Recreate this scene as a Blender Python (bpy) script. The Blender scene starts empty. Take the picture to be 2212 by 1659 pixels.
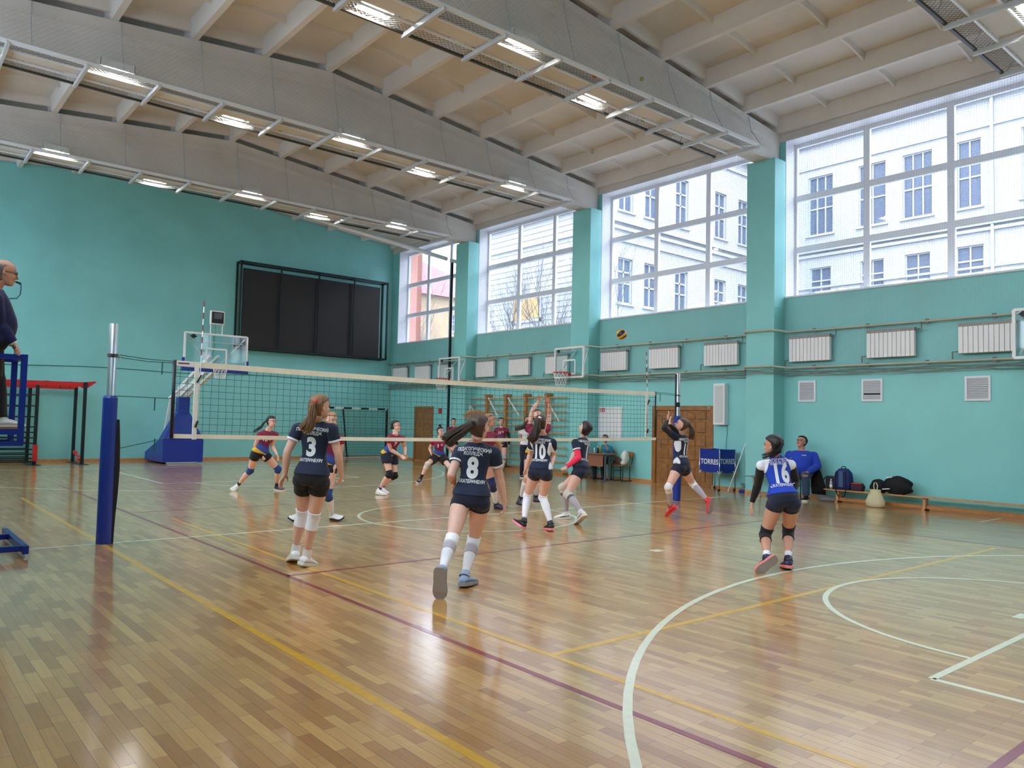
import bpy, bmesh, math, random
import numpy as np
from mathutils import Vector, Matrix, Euler
from mathutils.bvhtree import BVHTree
random.seed(7); rng=np.random.default_rng(7)
SC=bpy.context.scene; COL=SC.collection
PI=math.pi
V=Vector
# ---------------------------------------------------------------- camera
CAMPOS=(-7.8116,-10.3631,1.5769)
def _cam():
    a,b,c=0.6978,0.0495,0.0227
    f=V((math.sin(a)*math.cos(b),math.cos(a)*math.cos(b),math.sin(b)))
    r0=V((math.cos(a),-math.sin(a),0)); u0=r0.cross(f)
    r=r0*math.cos(c)+u0*math.sin(c); u=-r0*math.sin(c)+u0*math.cos(c)
    cd=bpy.data.cameras.new('camera'); o=bpy.data.objects.new('camera',cd); COL.objects.link(o)
    cd.sensor_width=36; cd.lens=36*1667.03/2212; cd.clip_end=300; cd.clip_start=.05
    m=Matrix((( r.x,u.x,-f.x,CAMPOS[0]),(r.y,u.y,-f.y,CAMPOS[1]),(r.z,u.z,-f.z,CAMPOS[2]),(0,0,0,1)))
    o.matrix_world=m; SC.camera=o
_cam()
# ---------------------------------------------------------------- light and exposure
EXPOSURE=0.55
SKY=13.0
LAMP=170.0
BALL=(3.7,0,3.38)
w=bpy.data.worlds.new('overcast_sky'); SC.world=w; w.use_nodes=True
_n=w.node_tree.nodes; _l=w.node_tree.links
_bg=_n['Background']; _bg.inputs['Strength'].default_value=SKY
_tc=_n.new('ShaderNodeTexCoord'); _no=_n.new('ShaderNodeTexNoise'); _no.inputs['Scale'].default_value=2.0
_cr=_n.new('ShaderNodeValToRGB'); _cr.color_ramp.elements[0].color=(.74,.82,.97,1); _cr.color_ramp.elements[1].color=(.90,.94,1,1)
_l.new(_tc.outputs['Generated'],_no.inputs['Vector']); _l.new(_no.outputs['Fac'],_cr.inputs['Fac']); 
# overcast sky: brightest overhead, dim at the horizon, dark ground below
_sp=_n.new('ShaderNodeSeparateXYZ'); _l.new(_tc.outputs['Generated'],_sp.inputs[0]); _g=_n.new('ShaderNodeValToRGB'); _l.new(_sp.outputs['Z'],_g.inputs['Fac'])
_g.color_ramp.elements[0].position=0.0; _g.color_ramp.elements[0].color=(.25,.25,.25,1); _g.color_ramp.elements[1].position=.75; _g.color_ramp.elements[1].color=(1,1,1,1)
_e=_g.color_ramp.elements.new(.04); _e.color=(.34,.34,.34,1)
_mx=_n.new('ShaderNodeMix'); _mx.data_type='RGBA'; _mx.blend_type='MULTIPLY'; _mx.inputs[0].default_value=1; _l.new(_cr.outputs['Color'],_mx.inputs[6]); _l.new(_g.outputs['Color'],_mx.inputs[7]); _l.new(_mx.outputs[2],_bg.inputs['Color'])
SC.view_settings.view_transform='Standard'; SC.view_settings.look='None'
SC.view_settings.exposure=EXPOSURE; SC.view_settings.gamma=1; SC.view_settings.use_curve_mapping=False
SC.cycles.use_denoising=True
SC.cycles.max_bounces=7; SC.cycles.diffuse_bounces=4; SC.cycles.glossy_bounces=3; SC.cycles.transparent_max_bounces=12; SC.cycles.transmission_bounces=3
SC.cycles.sample_clamp_indirect=6.0
SC.cycles.caustics_reflective=False; SC.cycles.caustics_refractive=False
SC.cycles.use_adaptive_sampling=True; SC.cycles.adaptive_threshold=0.02
# ---------------------------------------------------------------- helpers
def new_obj(name,mesh,parent=None,**kw):
    o=bpy.data.objects.new(name,mesh); COL.objects.link(o)
    if parent is not None: o.parent=parent
    for k,v in kw.items(): o[k]=v
    return o
def thing(name,label,cat,loc=(0,0,0),group=None,rz=0):
    o=new_obj(name,None); o.location=loc; o.rotation_euler=(0,0,rz); o['label']=label; o['category']=cat
    if group: o['group']=group
    return o
def tag(o,label,cat,group=None,kind=None):
    if label: o['label']=label
    if cat: o['category']=cat
    if group: o['group']=group
    if kind: o['kind']=kind
    return o
class MB:
    """collects shapes, then becomes ONE mesh object"""
    def __init__(s): s.v=[]; s.f=[]; s.m=[]
    def add(s,vs,fs,mi=0):
        b=len(s.v); s.v+= [tuple(x) for x in vs]; s.f+=[tuple(i+b for i in f) for f in fs]; s.m+=[mi]*len(fs); return s
    def box(s,x0,x1,y0,y1,z0,z1,mi=0):
        if x0>x1:x0,x1=x1,x0
        if y0>y1:y0,y1=y1,y0
        if z0>z1:z0,z1=z1,z0
        vs=[(x,y,z) for z in (z0,z1) for y in (y0,y1) for x in (x0,x1)]
        return s.add(vs,[(0,2,3,1),(4,5,7,6),(0,1,5,4),(2,6,7,3),(0,4,6,2),(1,3,7,5)],mi)
    def bar(s,a,b,w,h=None,mi=0,up=(0,0,1)):
        """box beam from a to b, w wide, h tall"""
        a=V(a);b=V(b);h=h or w;d=(b-a).normalized();up=V(up)
        if abs(d.dot(up))>.98: up=V((1,0,0)) if abs(d.x)<.9 else V((0,1,0))
        x=d.cross(up).normalized()*w/2; y=x.cross(d).normalized()*h/2
        vs=[p+i*x+j*y for p in (a,b) for i,j in ((-1,-1),(1,-1),(1,1),(-1,1))]
        return s.add(vs,[(0,1,2,3),(7,6,5,4),(0,4,5,1),(1,5,6,2),(2,6,7,3),(3,7,4,0)],mi)
    def tube(s,pts,r,n=8,mi=0,cap=True,closed=False):
        pts=[V(p) for p in pts]; k=len(pts); rs=r if isinstance(r,(list,tuple)) else [r]*k
        prev=None; rings=[]
        for i,p in enumerate(pts):
            d=(pts[(i+1)%k]-pts[i-1]) if closed else (pts[min(i+1,k-1)]-pts[max(i-1,0)])
            d=d.normalized() if d.length>1e-9 else V((0,0,1))
            if prev is None:
                a=V((0,0,1)) if abs(d.z)<.9 else V((1,0,0)); x=d.cross(a).normalized()
            else: x=(prev-d*prev.dot(d)).normalized()
            prev=x; y=d.cross(x)
            rings.append([p+(x*math.cos(t)+y*math.sin(t))*rs[i] for t in [2*PI*j/n for j in range(n)]])
        return s.rings(rings,cap,mi,closed)
    def rings(s,rings,cap=True,mi=0,closed=False):
        n=len(rings[0]); vs=[p for R in rings for p in R]; fs=[]
        k=len(rings)
        for i in range(k if closed else k-1):
            i2=(i+1)%k
            for j in range(n): fs.append((i*n+j,i*n+(j+1)%n,i2*n+(j+1)%n,i2*n+j))
        if cap and not closed: fs+=[tuple(range(n))[::-1],tuple((k-1)*n+j for j in range(n))]
        return s.add(vs,fs,mi)
    def prism(s,poly,a,b,mi=0):
        """poly points moved from offset a to offset b"""
        a=V(a);b=V(b);n=len(poly)
        vs=[V(p)+a for p in poly]+[V(p)+b for p in poly]
        fs=[tuple(range(n))[::-1],tuple(range(n,2*n))]+[(i,(i+1)%n,n+(i+1)%n,n+i) for i in range(n)]
        return s.add(vs,fs,mi)
    def sphere(s,c,r,n=12,m=8,mi=0,sc=(1,1,1)):
        c=V(c);rings=[]
        for i in range(1,m):
            t=PI*i/m
            rings.append([c+V((sc[0]*r*math.sin(t)*math.cos(2*PI*j/n),sc[1]*r*math.sin(t)*math.sin(2*PI*j/n),-sc[2]*r*math.cos(t))) for j in range(n)])
        vs=[c+V((0,0,-r*sc[2]))]+[p for R in rings for p in R]+[c+V((0,0,r*sc[2]))]; fs=[]
        for j in range(n): fs.append((0,1+(j+1)%n,1+j)); 
        for i in range(m-2):
            for j in range(n): fs.append((1+i*n+j,1+i*n+(j+1)%n,1+(i+1)*n+(j+1)%n,1+(i+1)*n+j))
        L=len(vs)-1;b=1+(m-2)*n
        for j in range(n): fs.append((L,b+j,b+(j+1)%n))
        return s.add(vs,fs,mi)
    def mesh(s,name,mats,smooth=False,fix=True):
        me=bpy.data.meshes.new(name); me.from_pydata(s.v,[],s.f)
        if not isinstance(mats,(list,tuple)): mats=[mats]
        for m in mats: me.materials.append(m)
        if len(mats)>1: me.polygons.foreach_set('material_index',s.m)
        if fix:
            bm=bmesh.new(); bm.from_mesh(me); bmesh.ops.recalc_face_normals(bm,faces=bm.faces); bm.to_mesh(me); bm.free()
        if smooth: me.polygons.foreach_set('use_smooth',[True]*len(me.polygons))
        me.update(); return me
    def build(s,name,mats,parent=None,smooth=False,bevel=0,fix=True,**kw):
        o=new_obj(name,s.mesh(name,mats,smooth,fix),parent,**kw)
        if bevel:
            b=o.modifiers.new('bevel','BEVEL'); b.width=bevel; b.segments=2; b.limit_method='ANGLE'
        return o
def struct(name,mb,m,parent=None,**kw):
    o=mb.build(name,m,parent,**kw)
    if parent is None: o['kind']='structure'
    return o
def copy_tree(o,parent=None,name=None):
    c=o.copy(); COL.objects.link(c); c.parent=parent
    for ch in list(o.children): copy_tree(ch,c)
    return c
# ---------------------------------------------------------------- materials
MATS={}
def mat(name,col,rough=.6,metal=0,noise=0,nscale=6,bump=0,bscale=60,coat=0,alpha=1,emit=None,estr=1,sheen=0,spec=None):
    if name in MATS: return MATS[name]
    m=bpy.data.materials.new(name); m.use_nodes=True; nt=m.node_tree; b=nt.nodes['Principled BSDF']
    b.inputs['Base Color'].default_value=(*col,1); b.inputs['Roughness'].default_value=rough; b.inputs['Metallic'].default_value=metal
    if coat: b.inputs['Coat Weight'].default_value=coat; b.inputs['Coat Roughness'].default_value=.1
    if spec is not None: b.inputs['Specular IOR Level'].default_value=spec
    if sheen: b.inputs['Sheen Weight'].default_value=sheen
    if emit: b.inputs['Emission Color'].default_value=(*emit,1); b.inputs['Emission Strength'].default_value=estr
    tc=None
    if noise or bump: tc=nt.nodes.new('ShaderNodeTexCoord')
    if noise:
        n=nt.nodes.new('ShaderNodeTexNoise'); n.inputs['Scale'].default_value=nscale; n.inputs['Detail'].default_value=5
        r=nt.nodes.new('ShaderNodeValToRGB'); nt.links.new(tc.outputs['Object'],n.inputs['Vector'])
        r.color_ramp.elements[0].position=.3; r.color_ramp.elements[1].position=.7
        r.color_ramp.elements[0].color=(*[c*(1-noise) for c in col],1); r.color_ramp.elements[1].color=(*[min(1,c*(1+noise)) for c in col],1)
        nt.links.new(n.outputs['Fac'],r.inputs['Fac']); nt.links.new(r.outputs['Color'],b.inputs['Base Color'])
    if bump:
        n=nt.nodes.new('ShaderNodeTexNoise'); n.inputs['Scale'].default_value=bscale; n.inputs['Detail'].default_value=3
        bu=nt.nodes.new('ShaderNodeBump'); bu.inputs['Strength'].default_value=bump; bu.inputs['Distance'].default_value=.01
        nt.links.new(tc.outputs['Object'],n.inputs['Vector']); nt.links.new(n.outputs['Fac'],bu.inputs['Height']); nt.links.new(bu.outputs['Normal'],b.inputs['Normal'])
    MATS[name]=m; return m
def srgb(*c):
    return tuple(((x/255)/12.92 if x/255<=.04045 else ((x/255+.055)/1.055)**2.4) for x in c)
def N(nt,t,**kw):
    n=nt.nodes.new(t)
    for k,v in kw.items(): setattr(n,k,v)
    return n
def glass_mat(name,tint=(.93,.95,.97),refl=.08):
    m=bpy.data.materials.new(name); m.use_nodes=True; nt=m.node_tree; nt.nodes.clear()
    out=N(nt,'ShaderNodeOutputMaterial'); t=N(nt,'ShaderNodeBsdfTransparent'); g=N(nt,'ShaderNodeBsdfGlossy'); mx=N(nt,'ShaderNodeMixShader')
    t.inputs['Color'].default_value=(*tint,1); g.inputs['Roughness'].default_value=.03; g.inputs['Color'].default_value=(1,1,1,1)
    lw=N(nt,'ShaderNodeLayerWeight'); lw.inputs['Blend'].default_value=.15
    mm=N(nt,'ShaderNodeMath',operation='MULTIPLY_ADD'); mm.inputs[1].default_value=.5; mm.inputs[2].default_value=refl
    nt.links.new(lw.outputs['Fresnel'],mm.inputs[0]); nt.links.new(mm.outputs[0],mx.inputs[0])
    nt.links.new(t.outputs[0],mx.inputs[1]); nt.links.new(g.outputs[0],mx.inputs[2]); nt.links.new(mx.outputs[0],out.inputs[0])
    MATS[name]=m; return m
def floor_mat():
    m=bpy.data.materials.new('parquet'); m.use_nodes=True; nt=m.node_tree; b=nt.nodes['Principled BSDF']; L=nt.links
    tc=N(nt,'ShaderNodeTexCoord'); mp=N(nt,'ShaderNodeMapping'); mp.inputs['Rotation'].default_value=(0,0,PI/2)
    L.new(tc.outputs['Object'],mp.inputs['Vector'])
    br=N(nt,'ShaderNodeTexBrick'); br.offset=.37; br.offset_frequency=2; br.squash=1
    br.inputs['Scale'].default_value=1; br.inputs['Brick Width'].default_value=.42; br.inputs['Row Height'].default_value=.07
    br.inputs['Mortar Size'].default_value=.0012; br.inputs['Mortar Smooth'].default_value=.1; br.inputs['Bias'].default_value=-.1
    br.inputs['Color1'].default_value=(*srgb(240,190,116),1); br.inputs['Color2'].default_value=(*srgb(198,138,70),1); br.inputs['Mortar'].default_value=(*srgb(120,84,50),1)
    L.new(mp.outputs[0],br.inputs['Vector'])
    br2=N(nt,'ShaderNodeTexBrick'); br2.offset=.37; br2.inputs['Scale'].default_value=1; br2.inputs['Brick Width'].default_value=.42*3; br2.inputs['Row Height'].default_value=.07; br2.inputs['Mortar Size'].default_value=0; br2.inputs['Color1'].default_value=(1,1,1,1); br2.inputs['Color2'].default_value=(.74,.68,.62,1); br2.inputs['Bias'].default_value=-.35; L.new(mp.outputs[0],br2.inputs['Vector'])
    n1=N(nt,'ShaderNodeTexNoise'); n1.inputs['Scale'].default_value=1; n1.inputs['Detail'].default_value=6
    mp2=N(nt,'ShaderNodeMapping'); mp2.inputs['Scale'].default_value=(60,3,1); L.new(tc.outputs['Object'],mp2.inputs['Vector']); L.new(mp2.outputs[0],n1.inputs['Vector'])
    n2=N(nt,'ShaderNodeTexNoise'); n2.inputs['Scale'].default_value=.5; n2.inputs['Detail'].default_value=3; L.new(tc.outputs['Object'],n2.inputs['Vector'])
    mx=N(nt,'ShaderNodeMix',data_type='RGBA',blend_type='MULTIPLY'); mx.inputs[0].default_value=.35
    L.new(br.outputs['Color'],mx.inputs[6]); L.new(n1.outputs['Fac'],mx.inputs[7])
    mx2=N(nt,'ShaderNodeMix',data_type='RGBA',blend_type='MULTIPLY'); mx2.inputs[0].default_value=.25
    L.new(mx.outputs[2],mx2.inputs[6]); L.new(n2.outputs['Fac'],mx2.inputs[7]); mx3=N(nt,'ShaderNodeMix',data_type='RGBA',blend_type='MULTIPLY'); mx3.inputs[0].default_value=.8; L.new(mx2.outputs[2],mx3.inputs[6]); L.new(br2.outputs['Color'],mx3.inputs[7]); L.new(mx3.outputs[2],b.inputs['Base Color'])
    b.inputs['Roughness'].default_value=.3; b.inputs['Coat Weight'].default_value=.9; b.inputs['Coat Roughness'].default_value=.13; b.inputs['Coat IOR'].default_value=1.55
    n3=N(nt,'ShaderNodeTexNoise'); n3.inputs['Scale'].default_value=1; mp3=N(nt,'ShaderNodeMapping'); mp3.inputs['Scale'].default_value=(9,1.6,1); L.new(tc.outputs['Object'],mp3.inputs['Vector']); L.new(mp3.outputs[0],n3.inputs['Vector'])
    bu=N(nt,'ShaderNodeBump'); bu.inputs['Strength'].default_value=.25; bu.inputs['Distance'].default_value=.004; L.new(n3.outputs['Fac'],bu.inputs['Height'])
    bu2=N(nt,'ShaderNodeBump'); bu2.inputs['Strength'].default_value=.3; bu2.inputs['Distance'].default_value=.001; L.new(br.outputs['Fac'],bu2.inputs['Height']); bu2.invert=True; L.new(bu.outputs[0],bu2.inputs['Normal'])
    L.new(bu2.outputs[0],b.inputs['Normal']); L.new(bu.outputs[0],b.inputs['Coat Normal'])
    return m
M_FLOOR=floor_mat()
TEAL=srgb(134,206,206)
M_TEAL=mat('teal_paint',TEAL,.5,noise=.06,nscale=.8,bump=.15,bscale=25)
M_WHITE=mat('white_paint',srgb(222,220,216),.6,noise=.04,nscale=1.5)
M_CEIL=mat('ceiling_whitewash',srgb(212,208,203),.85,noise=.07,nscale=.9,bump=.1,bscale=20)
M_PVC=mat('window_pvc',srgb(226,228,234),.35)
M_GLASS=glass_mat('window_glass')
M_CLEAR=glass_mat('clear_board',(.88,.93,.93),.05)
M_NETW=mat('white_netting',srgb(170,178,186),.7)
M_NETG=mat('grey_mesh',srgb(105,105,105),.5,.3)
M_NETB=mat('beam_netting',srgb(188,188,186),.7)
M_WOOD=mat('varnished_pine',srgb(176,116,58),.4,noise=.18,nscale=9,coat=.3)
M_WOODD=mat('door_wood',srgb(146,98,48),.4,noise=.2,nscale=7,coat=.3)
M_WOODL=mat('bench_wood',srgb(196,138,84),.4,noise=.15,nscale=9,coat=.3)
M_BLACK=mat('black_metal',srgb(26,32,34),.45,.3)
M_STEEL=mat('brushed_aluminium',srgb(196,200,206),.3,.85)
M_CHROME=mat('chrome',srgb(190,190,190),.2,1)
M_BLUE=mat('blue_vinyl',srgb(12,42,142),.4,bump=.1,bscale=8,coat=.2)
M_BLUEP=mat('blue_paint',srgb(14,40,140),.35,.2)
M_RED=mat('red_paint',srgb(190,30,34),.4)
M_WMET=mat('white_metal',srgb(228,230,232),.35)
M_PIPE=mat('cream_pipe',srgb(188,186,166),.45)
M_CREAM=mat('cream_tape',srgb(232,223,202),.7,noise=.06)
M_NET=mat('dark_green_cord',srgb(24,84,80),.7)
M_BLK=mat('black_cloth',srgb(14,14,18),.85,bump=.3,bscale=40)
M_RUB=mat('rubber',srgb(25,25,25),.7)
# ---------------------------------------------------------------- room shell
WX=8.95; YF=17.57; YN=-17.8; ZB=8.02
BC=[-12.22,-6.16,-.10,5.96,12.02]                      # beam centres along Y
def ztop(x): return 9.53-.83*abs(x)/8.95
fl=struct('floor',MB().box(-WX,WX,YN,YF,-.2,0),M_FLOOR)
# court markings, thin paint on the boards
def arc(cx,cy,r,a0,a1,wd,n=64):
    vs=[];fs=[]
    for i in range(n+1):
        a=a0+(a1-a0)*i/n
        for rr in (r-wd/2,r+wd/2): vs.append((cx+rr*math.cos(a),cy+rr*math.sin(a),0))
    return vs,[(2*i,2*i+1,2*i+3,2*i+2) for i in range(n)]
def paint(mb,x0,x1,y0,y1,z): mb.box(x0,x1,y0,y1,.0004,z)
M_PR=mat('red_court_paint',srgb(136,44,58),.3,coat=.5,noise=.08,nscale=14); M_PW=mat('white_court_paint',srgb(222,222,196),.3,coat=.5,noise=.05,nscale=14); M_PY=mat('yellow_court_paint',srgb(214,164,40),.3,coat=.5,noise=.1,nscale=14)
mb=MB(); h=.05
for s in (-1,1): paint(mb,s*4.5-.025,s*4.5+.025,-9,9,.0012)
for y in (-9,-3,3,9): paint(mb,-4.5,4.5,y-.025,y+.025,.0012)
for s in (-3,3):
    for k in range(3): paint(mb,4.75+k*.4,4.9+k*.4,s-.02,s+.02,.0012); 
mb.build('red_court_lines',M_PR,fl)
mb=MB(); paint(mb,-7.5,7.5,-.025,.025,.0016)
for s in (-1,1):
    for (cx,cy,r,a0,a1) in ((0,s*12.5,6.75,0,PI),(0,s*8.27,1.8,0,PI)):
        if s>0: a0,a1=a0+PI,a1+PI
        vs,fs=arc(cx,cy,r,a0,a1,.05 if r<3 else .055); mb.add([(x,y,.0017) for x,y,z in vs],fs)
    paint(mb,-2.5,2.5,s*8.27-.025,s*8.27+.025,.0015)
    for q in (-1,1):
        paint(mb,q*2.5-.025,q*2.5+.025,min(s*8.27,s*14),max(s*8.27,s*14),.0015)
        paint(mb,q*6.75-.025,q*6.75+.025,min(s*12.5,s*14),max(s*12.5,s*14),.0015)
    paint(mb,-7.5,7.5,s*14-.025,s*14+.025,.0015)
vs,fs=arc(0,0,1.8,0,2*PI,.05,96); mb.add([(x,y,.0018) for x,y,z in vs],fs)
paint(mb,-.16,.06,-8.08,-8.0,.0019); paint(mb,-.14,.03,-4.1,-3.97,.0019); paint(mb,7.42,8.47,-5.2,-5.15,.0019)
mb.build('white_court_lines',M_PW,fl)
mb=MB()
paint(mb,-5.56,-5.5,-12,6.2,.0010); paint(mb,-4.175,-4.125,-12,2,.0009); paint(mb,-4.15,4.15,-6.5,-6.44,.0008); paint(mb,4.125,4.175,-12,2,.0009)
mb.build('yellow_court_lines',M_PY,fl)
# ceiling: ribbed slabs over gabled beams
NS=6; RIB=[i*1.492 for i in range(-6,7)]; DZ=.34
mb=MB()
for s in (-1,1):
    mb.prism([(0,YN,ztop(0)+DZ),(s*9.5,YN,ztop(9.5)+DZ),(s*9.5,YN,ztop(9.5)+DZ+.25),(0,YN,ztop(0)+DZ+.25)],(0,0,0),(0,YF-YN,0))
ce=struct('ceiling',mb,M_CEIL)
edges=[YN]+BC+[YF]
for x in RIB:
    m2=MB(); xc=min(max(x,-8.86),8.86); zt=ztop(abs(xc))+DZ+.01; zb=ztop(abs(xc))
    for i in range(len(edges)-1):
        y0,y1=edges[i],edges[i+1]
        prof=[(xc-.06,zb),(xc+.06,zb),(xc+.15,zt),(xc-.15,zt)]
        # rib with sloped ends
        m2.prism([(a,y0,b) for a,b in prof],(0,0,0),(0,y1-y0,0))
    m2.build('rib',M_CEIL,ce)
m2=MB()
for i in range(len(edges)-1):
    y0,y1=edges[i],edges[i+1]; ys=[y0+.24+ (0 if i else -.15),y1-.24+(0 if i<len(edges)-2 else .15)]
    for k in range(1,4): ys.append(y0+(y1-y0)*k/4)
    for j in range(len(RIB)-1):
        xa,xb=RIB[j]+.02,RIB[j+1]-.02
        for n_,y in enumerate(ys):
            dep=.22 if n_<2 else .15
            A=(xa,ztop(xa)+DZ+.01); B=(xb,ztop(xb)+DZ+.01)
            wt,wb=(.07,.045) if n_>1 else (.11,.07)
            vs=[]
            for (x,z) in (A,B):
                vs+=[(x,y-wt,z),(x,y+wt,z),(x,y+wb*.5,z-dep),(x,y-wb*.5,z-dep)]
            # cross ribs arch up in the middle of the coffer
            xm=(xa+xb)/2; zm=(A[1]+B[1])/2; dm=dep*(.6 if n_>1 else 1)
            mid=[(xm,y-wt,zm),(xm,y+wt,zm),(xm,y+wb*.5,zm-dm),(xm,y-wb*.5,zm-dm)]
            m2.rings([vs[:4],mid,vs[4:]],True)
m2.build('cross_ribs',M_CEIL,ce)
for yb in BC:
    m2=MB()
    for s in (-1,1):
        def sec(x,y0,y1,z0,z1): return [(x,y0,z0),(x,y1,z0),(x,y1,z1),(x,y0,z1)]
        # web
        m2.rings([sec(0,yb-.17,yb+.17,ZB+.02,ztop(0)-.01),sec(s*7.6,yb-.17,yb+.17,ZB+.02,ztop(7.6)-.01),sec(s*8.0,yb-.212,yb+.212,ZB+.02,ztop(8.)-.01),sec(s*8.93,yb-.212,yb+.212,ZB+.02,ztop(8.95)-.01)])
        # top flange, bottom flange
        m2.rings([[(x,yb-.22,ztop(x)-.26),(x,yb-.17,ztop(x)-.38),(x,yb+.17,ztop(x)-.38),(x,yb+.22,ztop(x)-.26),(x,yb+.22,ztop(x)),(x,yb-.22,ztop(x))] for x in (0,s*8.94)])
        m2.rings([sec(x,yb-.2,yb+.2,ZB,ZB+.14) for x in (0,s*8.94)])
    m2.build('beam',M_CEIL,ce)
# walls
def opening_wall(mb,x0,x1,ys,zs,openings):
    """grid of boxes in the YZ plane, leaving the openings out"""
    Y=sorted(set(ys)); Z=sorted(set(zs))
    for i in range(len(Y)-1):
        for j in range(len(Z)-1):
            cy=(Y[i]+Y[i+1])/2; cz=(Z[j]+Z[j+1])/2
            if any(a<cy<b and c<cz<d for a,b,c,d in openings): continue
            mb.box(x0,x1,Y[i],Y[i+1],Z[j],Z[j+1])
ZS,ZT=4.70,8.52
PH=.37                                                   # pilaster half width
bays=[(edges[i]+(PH if i else 0),edges[i+1]-(PH if i<len(edges)-2 else 0)) for i in range(len(edges)-1)]
bays[-1]=(bays[-1][0],17.06); bays[0]=(-17.3,bays[0][1])
wins=[(a,b,ZS,ZT) for a,b in bays]
for side,s in (('right',1),('left',-1)):
    mb=MB(); ys=[YN-.3,YF+.3]+[v for a in bays for v in a]
    doors=[(1.62,3.42,-.1,2.05),(14.3,15.52,-.1,2.05)] if s>0 else []
    ys+=[v for d in doors for v in d[:2]]
    op=wins+doors
    opening_wall(mb,s*WX,s*(WX+.55),ys,[0,2.05,ZS,ZT,9.1],op)
    for yb in BC: mb.box(s*(WX-.47),s*WX,yb-PH,yb+PH,0,ZB-.005); mb.box(s*(WX-.475),s*WX,yb-PH-.006,yb+PH+.006,4.42,ZB-.01)
    wl=struct('wall_'+side,mb,M_TEAL)
    # whitewashed band above the windows
    mt=MB().box(s*(WX-.012),s*(WX+.01),YN,YF,ZT,9.1)
    for yb in BC: pass
    mt.build('whitewashed_band',M_CEIL,wl)
    mr=MB()
    for a,b,c,d in wins:
        x0,x1=s*(WX+.002),s*(WX+.44)
        mr.box(x0,x1,a-.001,a+.014,c,d); mr.box(x0,x1,b-.014,b+.001,c,d); mr.box(x0,x1,a,b,d-.014,d+.001); mr.box(s*(WX-.03),x1,a,b,c-.02,c+.02)
    mr.build('window_reveals',M_PVC,wl)
wf=MB().box(-WX-.5,WX+.5,YF,YF+.3,0,10.2); struct('wall_far',wf,M_TEAL)
wf=MB().box(-WX-.5,WX+.5,YN-.3,YN,0,10.2); struct('wall_near',wf,M_TEAL)
# windows
n=0
for s in (1,-1):
    for a,b,c,d in wins:
        n+=1; x=s*(WX+.45); W3=(b-a)
        fr=MB(); t=.05
        fr.box(x-.04,x+.04,a,a+.07,c,d); fr.box(x-.04,x+.04,b-.07,b,c,d); fr.box(x-.036,x+.036,a+.01,b-.01,c+.002,c+.08); fr.box(x-.036,x+.036,a+.01,b-.01,d-.1,d-.002)
        for k in (1,2): yy=a+W3*k/3; fr.box(x-.043,x+.043,yy-.07,yy+.07,c+.003,d-.003)
        for zz in (5.90,7.16): fr.box(x-.047,x+.047,a+.002,b-.002,zz-.075,zz+.075)
        wo=struct('window_%d'%n,fr,M_PVC)
        MB().box(x-.004,x+.004,a+.05,b-.05,c+.05,d-.05).build('window_glass',M_GLASS,wo)
        # light portal so daylight is sampled through the opening
        ld=bpy.data.lights.new('daylight_portal','AREA'); ld.shape='RECTANGLE'; ld.size=W3; ld.size_y=d-c; ld.cycles.is_portal=True
        lo=bpy.data.objects.new('daylight_portal',ld); COL.objects.link(lo); lo.location=(s*(WX+.6),(a+b)/2,(c+d)/2); lo.rotation_euler=(0,s*PI/2,0)
# baseboards
mb=MB(); mb.box(-WX,WX,YF-.025,YF,0,.09); struct('baseboard_far',mb,M_WOODL)
mb=MB()
for i in range(len(edges)-1):
    a=edges[i]+(PH if i else 0); b=edges[i+1]-(PH if i<len(edges)-2 else 0)
    for (y0,y1) in ([(a,1.55),(3.5,b)] if i==3 else [(a,14.2),(15.62,b)] if i==5 else [(a,b)]): mb.box(WX-.022,WX,y0,y1,0,.08)
for yb in BC: mb.box(WX-.49,WX-.47,yb-PH-.02,yb+PH+.02,0,.08); mb.box(WX-.49,WX,yb-PH-.02,yb-PH,0,.08); mb.box(WX-.49,WX,yb+PH,yb+PH+.02,0,.08)
struct('baseboard_right',mb,M_WOODL)
# protective netting in front of the windows
for i,(a,b) in enumerate(bays):
    if i<1: continue
    mb=MB(); x=WX-.06; z0,z1=2.83,8.6; st=.05; wd=.0024
    for k in range(int((z1-z0)/st)+1): z=z0+k*st; mb.box(x-wd/2,x+wd/2,a+.02,b-.02,z-wd/2,z+wd/2)
    for k in range(int((b-a-.04)/st)+1): y=a+.02+k*st; mb.box(x-wd/2,x+wd/2,y-wd/2,y+wd/2,z0,z1)
    mb.tube([(x,a+.01,2.83),(x,(a+b)/2,2.80),(x,b-.01,2.83)],.006,6)
    o=mb.build('window_netting',M_NETW,None,fix=False)
    tag(o,['','','white protective net over the window nearest the camera','white protective net over the window behind the flying ball','white protective net over the window above the wall bars','white protective net over the farthest window by the black pole'][i] if i>1 else 'white protective net over the window beyond the right picture edge','net','protective nets over the windows')
# ================================================================ outside
def facade(label,cat,x,ys,rows,span,zr,m_wall,m_glass,axis='x',ynorm=None,bands=(),ground=-3):
    pass
M_FAC=mat('pale_render',srgb(140,141,146),.9,noise=.04,nscale=.6)
M_FGL=mat('outside_window_glass',srgb(70,80,98),.3,spec=.2)
M_FFR=mat('outside_window_frame',srgb(150,152,158),.5)
M_SNOW=mat('snowy_ground',srgb(150,152,156),.9)
M_BRK=mat('red_brick',srgb(134,80,66),.85,noise=.12,nscale=4)
M_YEL=mat('ochre_render',srgb(140,122,98),.9,noise=.15,nscale=.8)
M_ROOF=mat('red_roof',srgb(112,74,80),.7,noise=.1,nscale=2)
M_BOARD=mat('ochre_board',srgb(158,124,72),.8)
M_BARK=mat('bare_bark',srgb(104,98,98),.9)
struct('trim_1',MB().box(9.8,80,-60,90,-.6,-.1),M_SNOW)
def bldg(label,mw): 
    return thing('building',label,'building')
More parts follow.
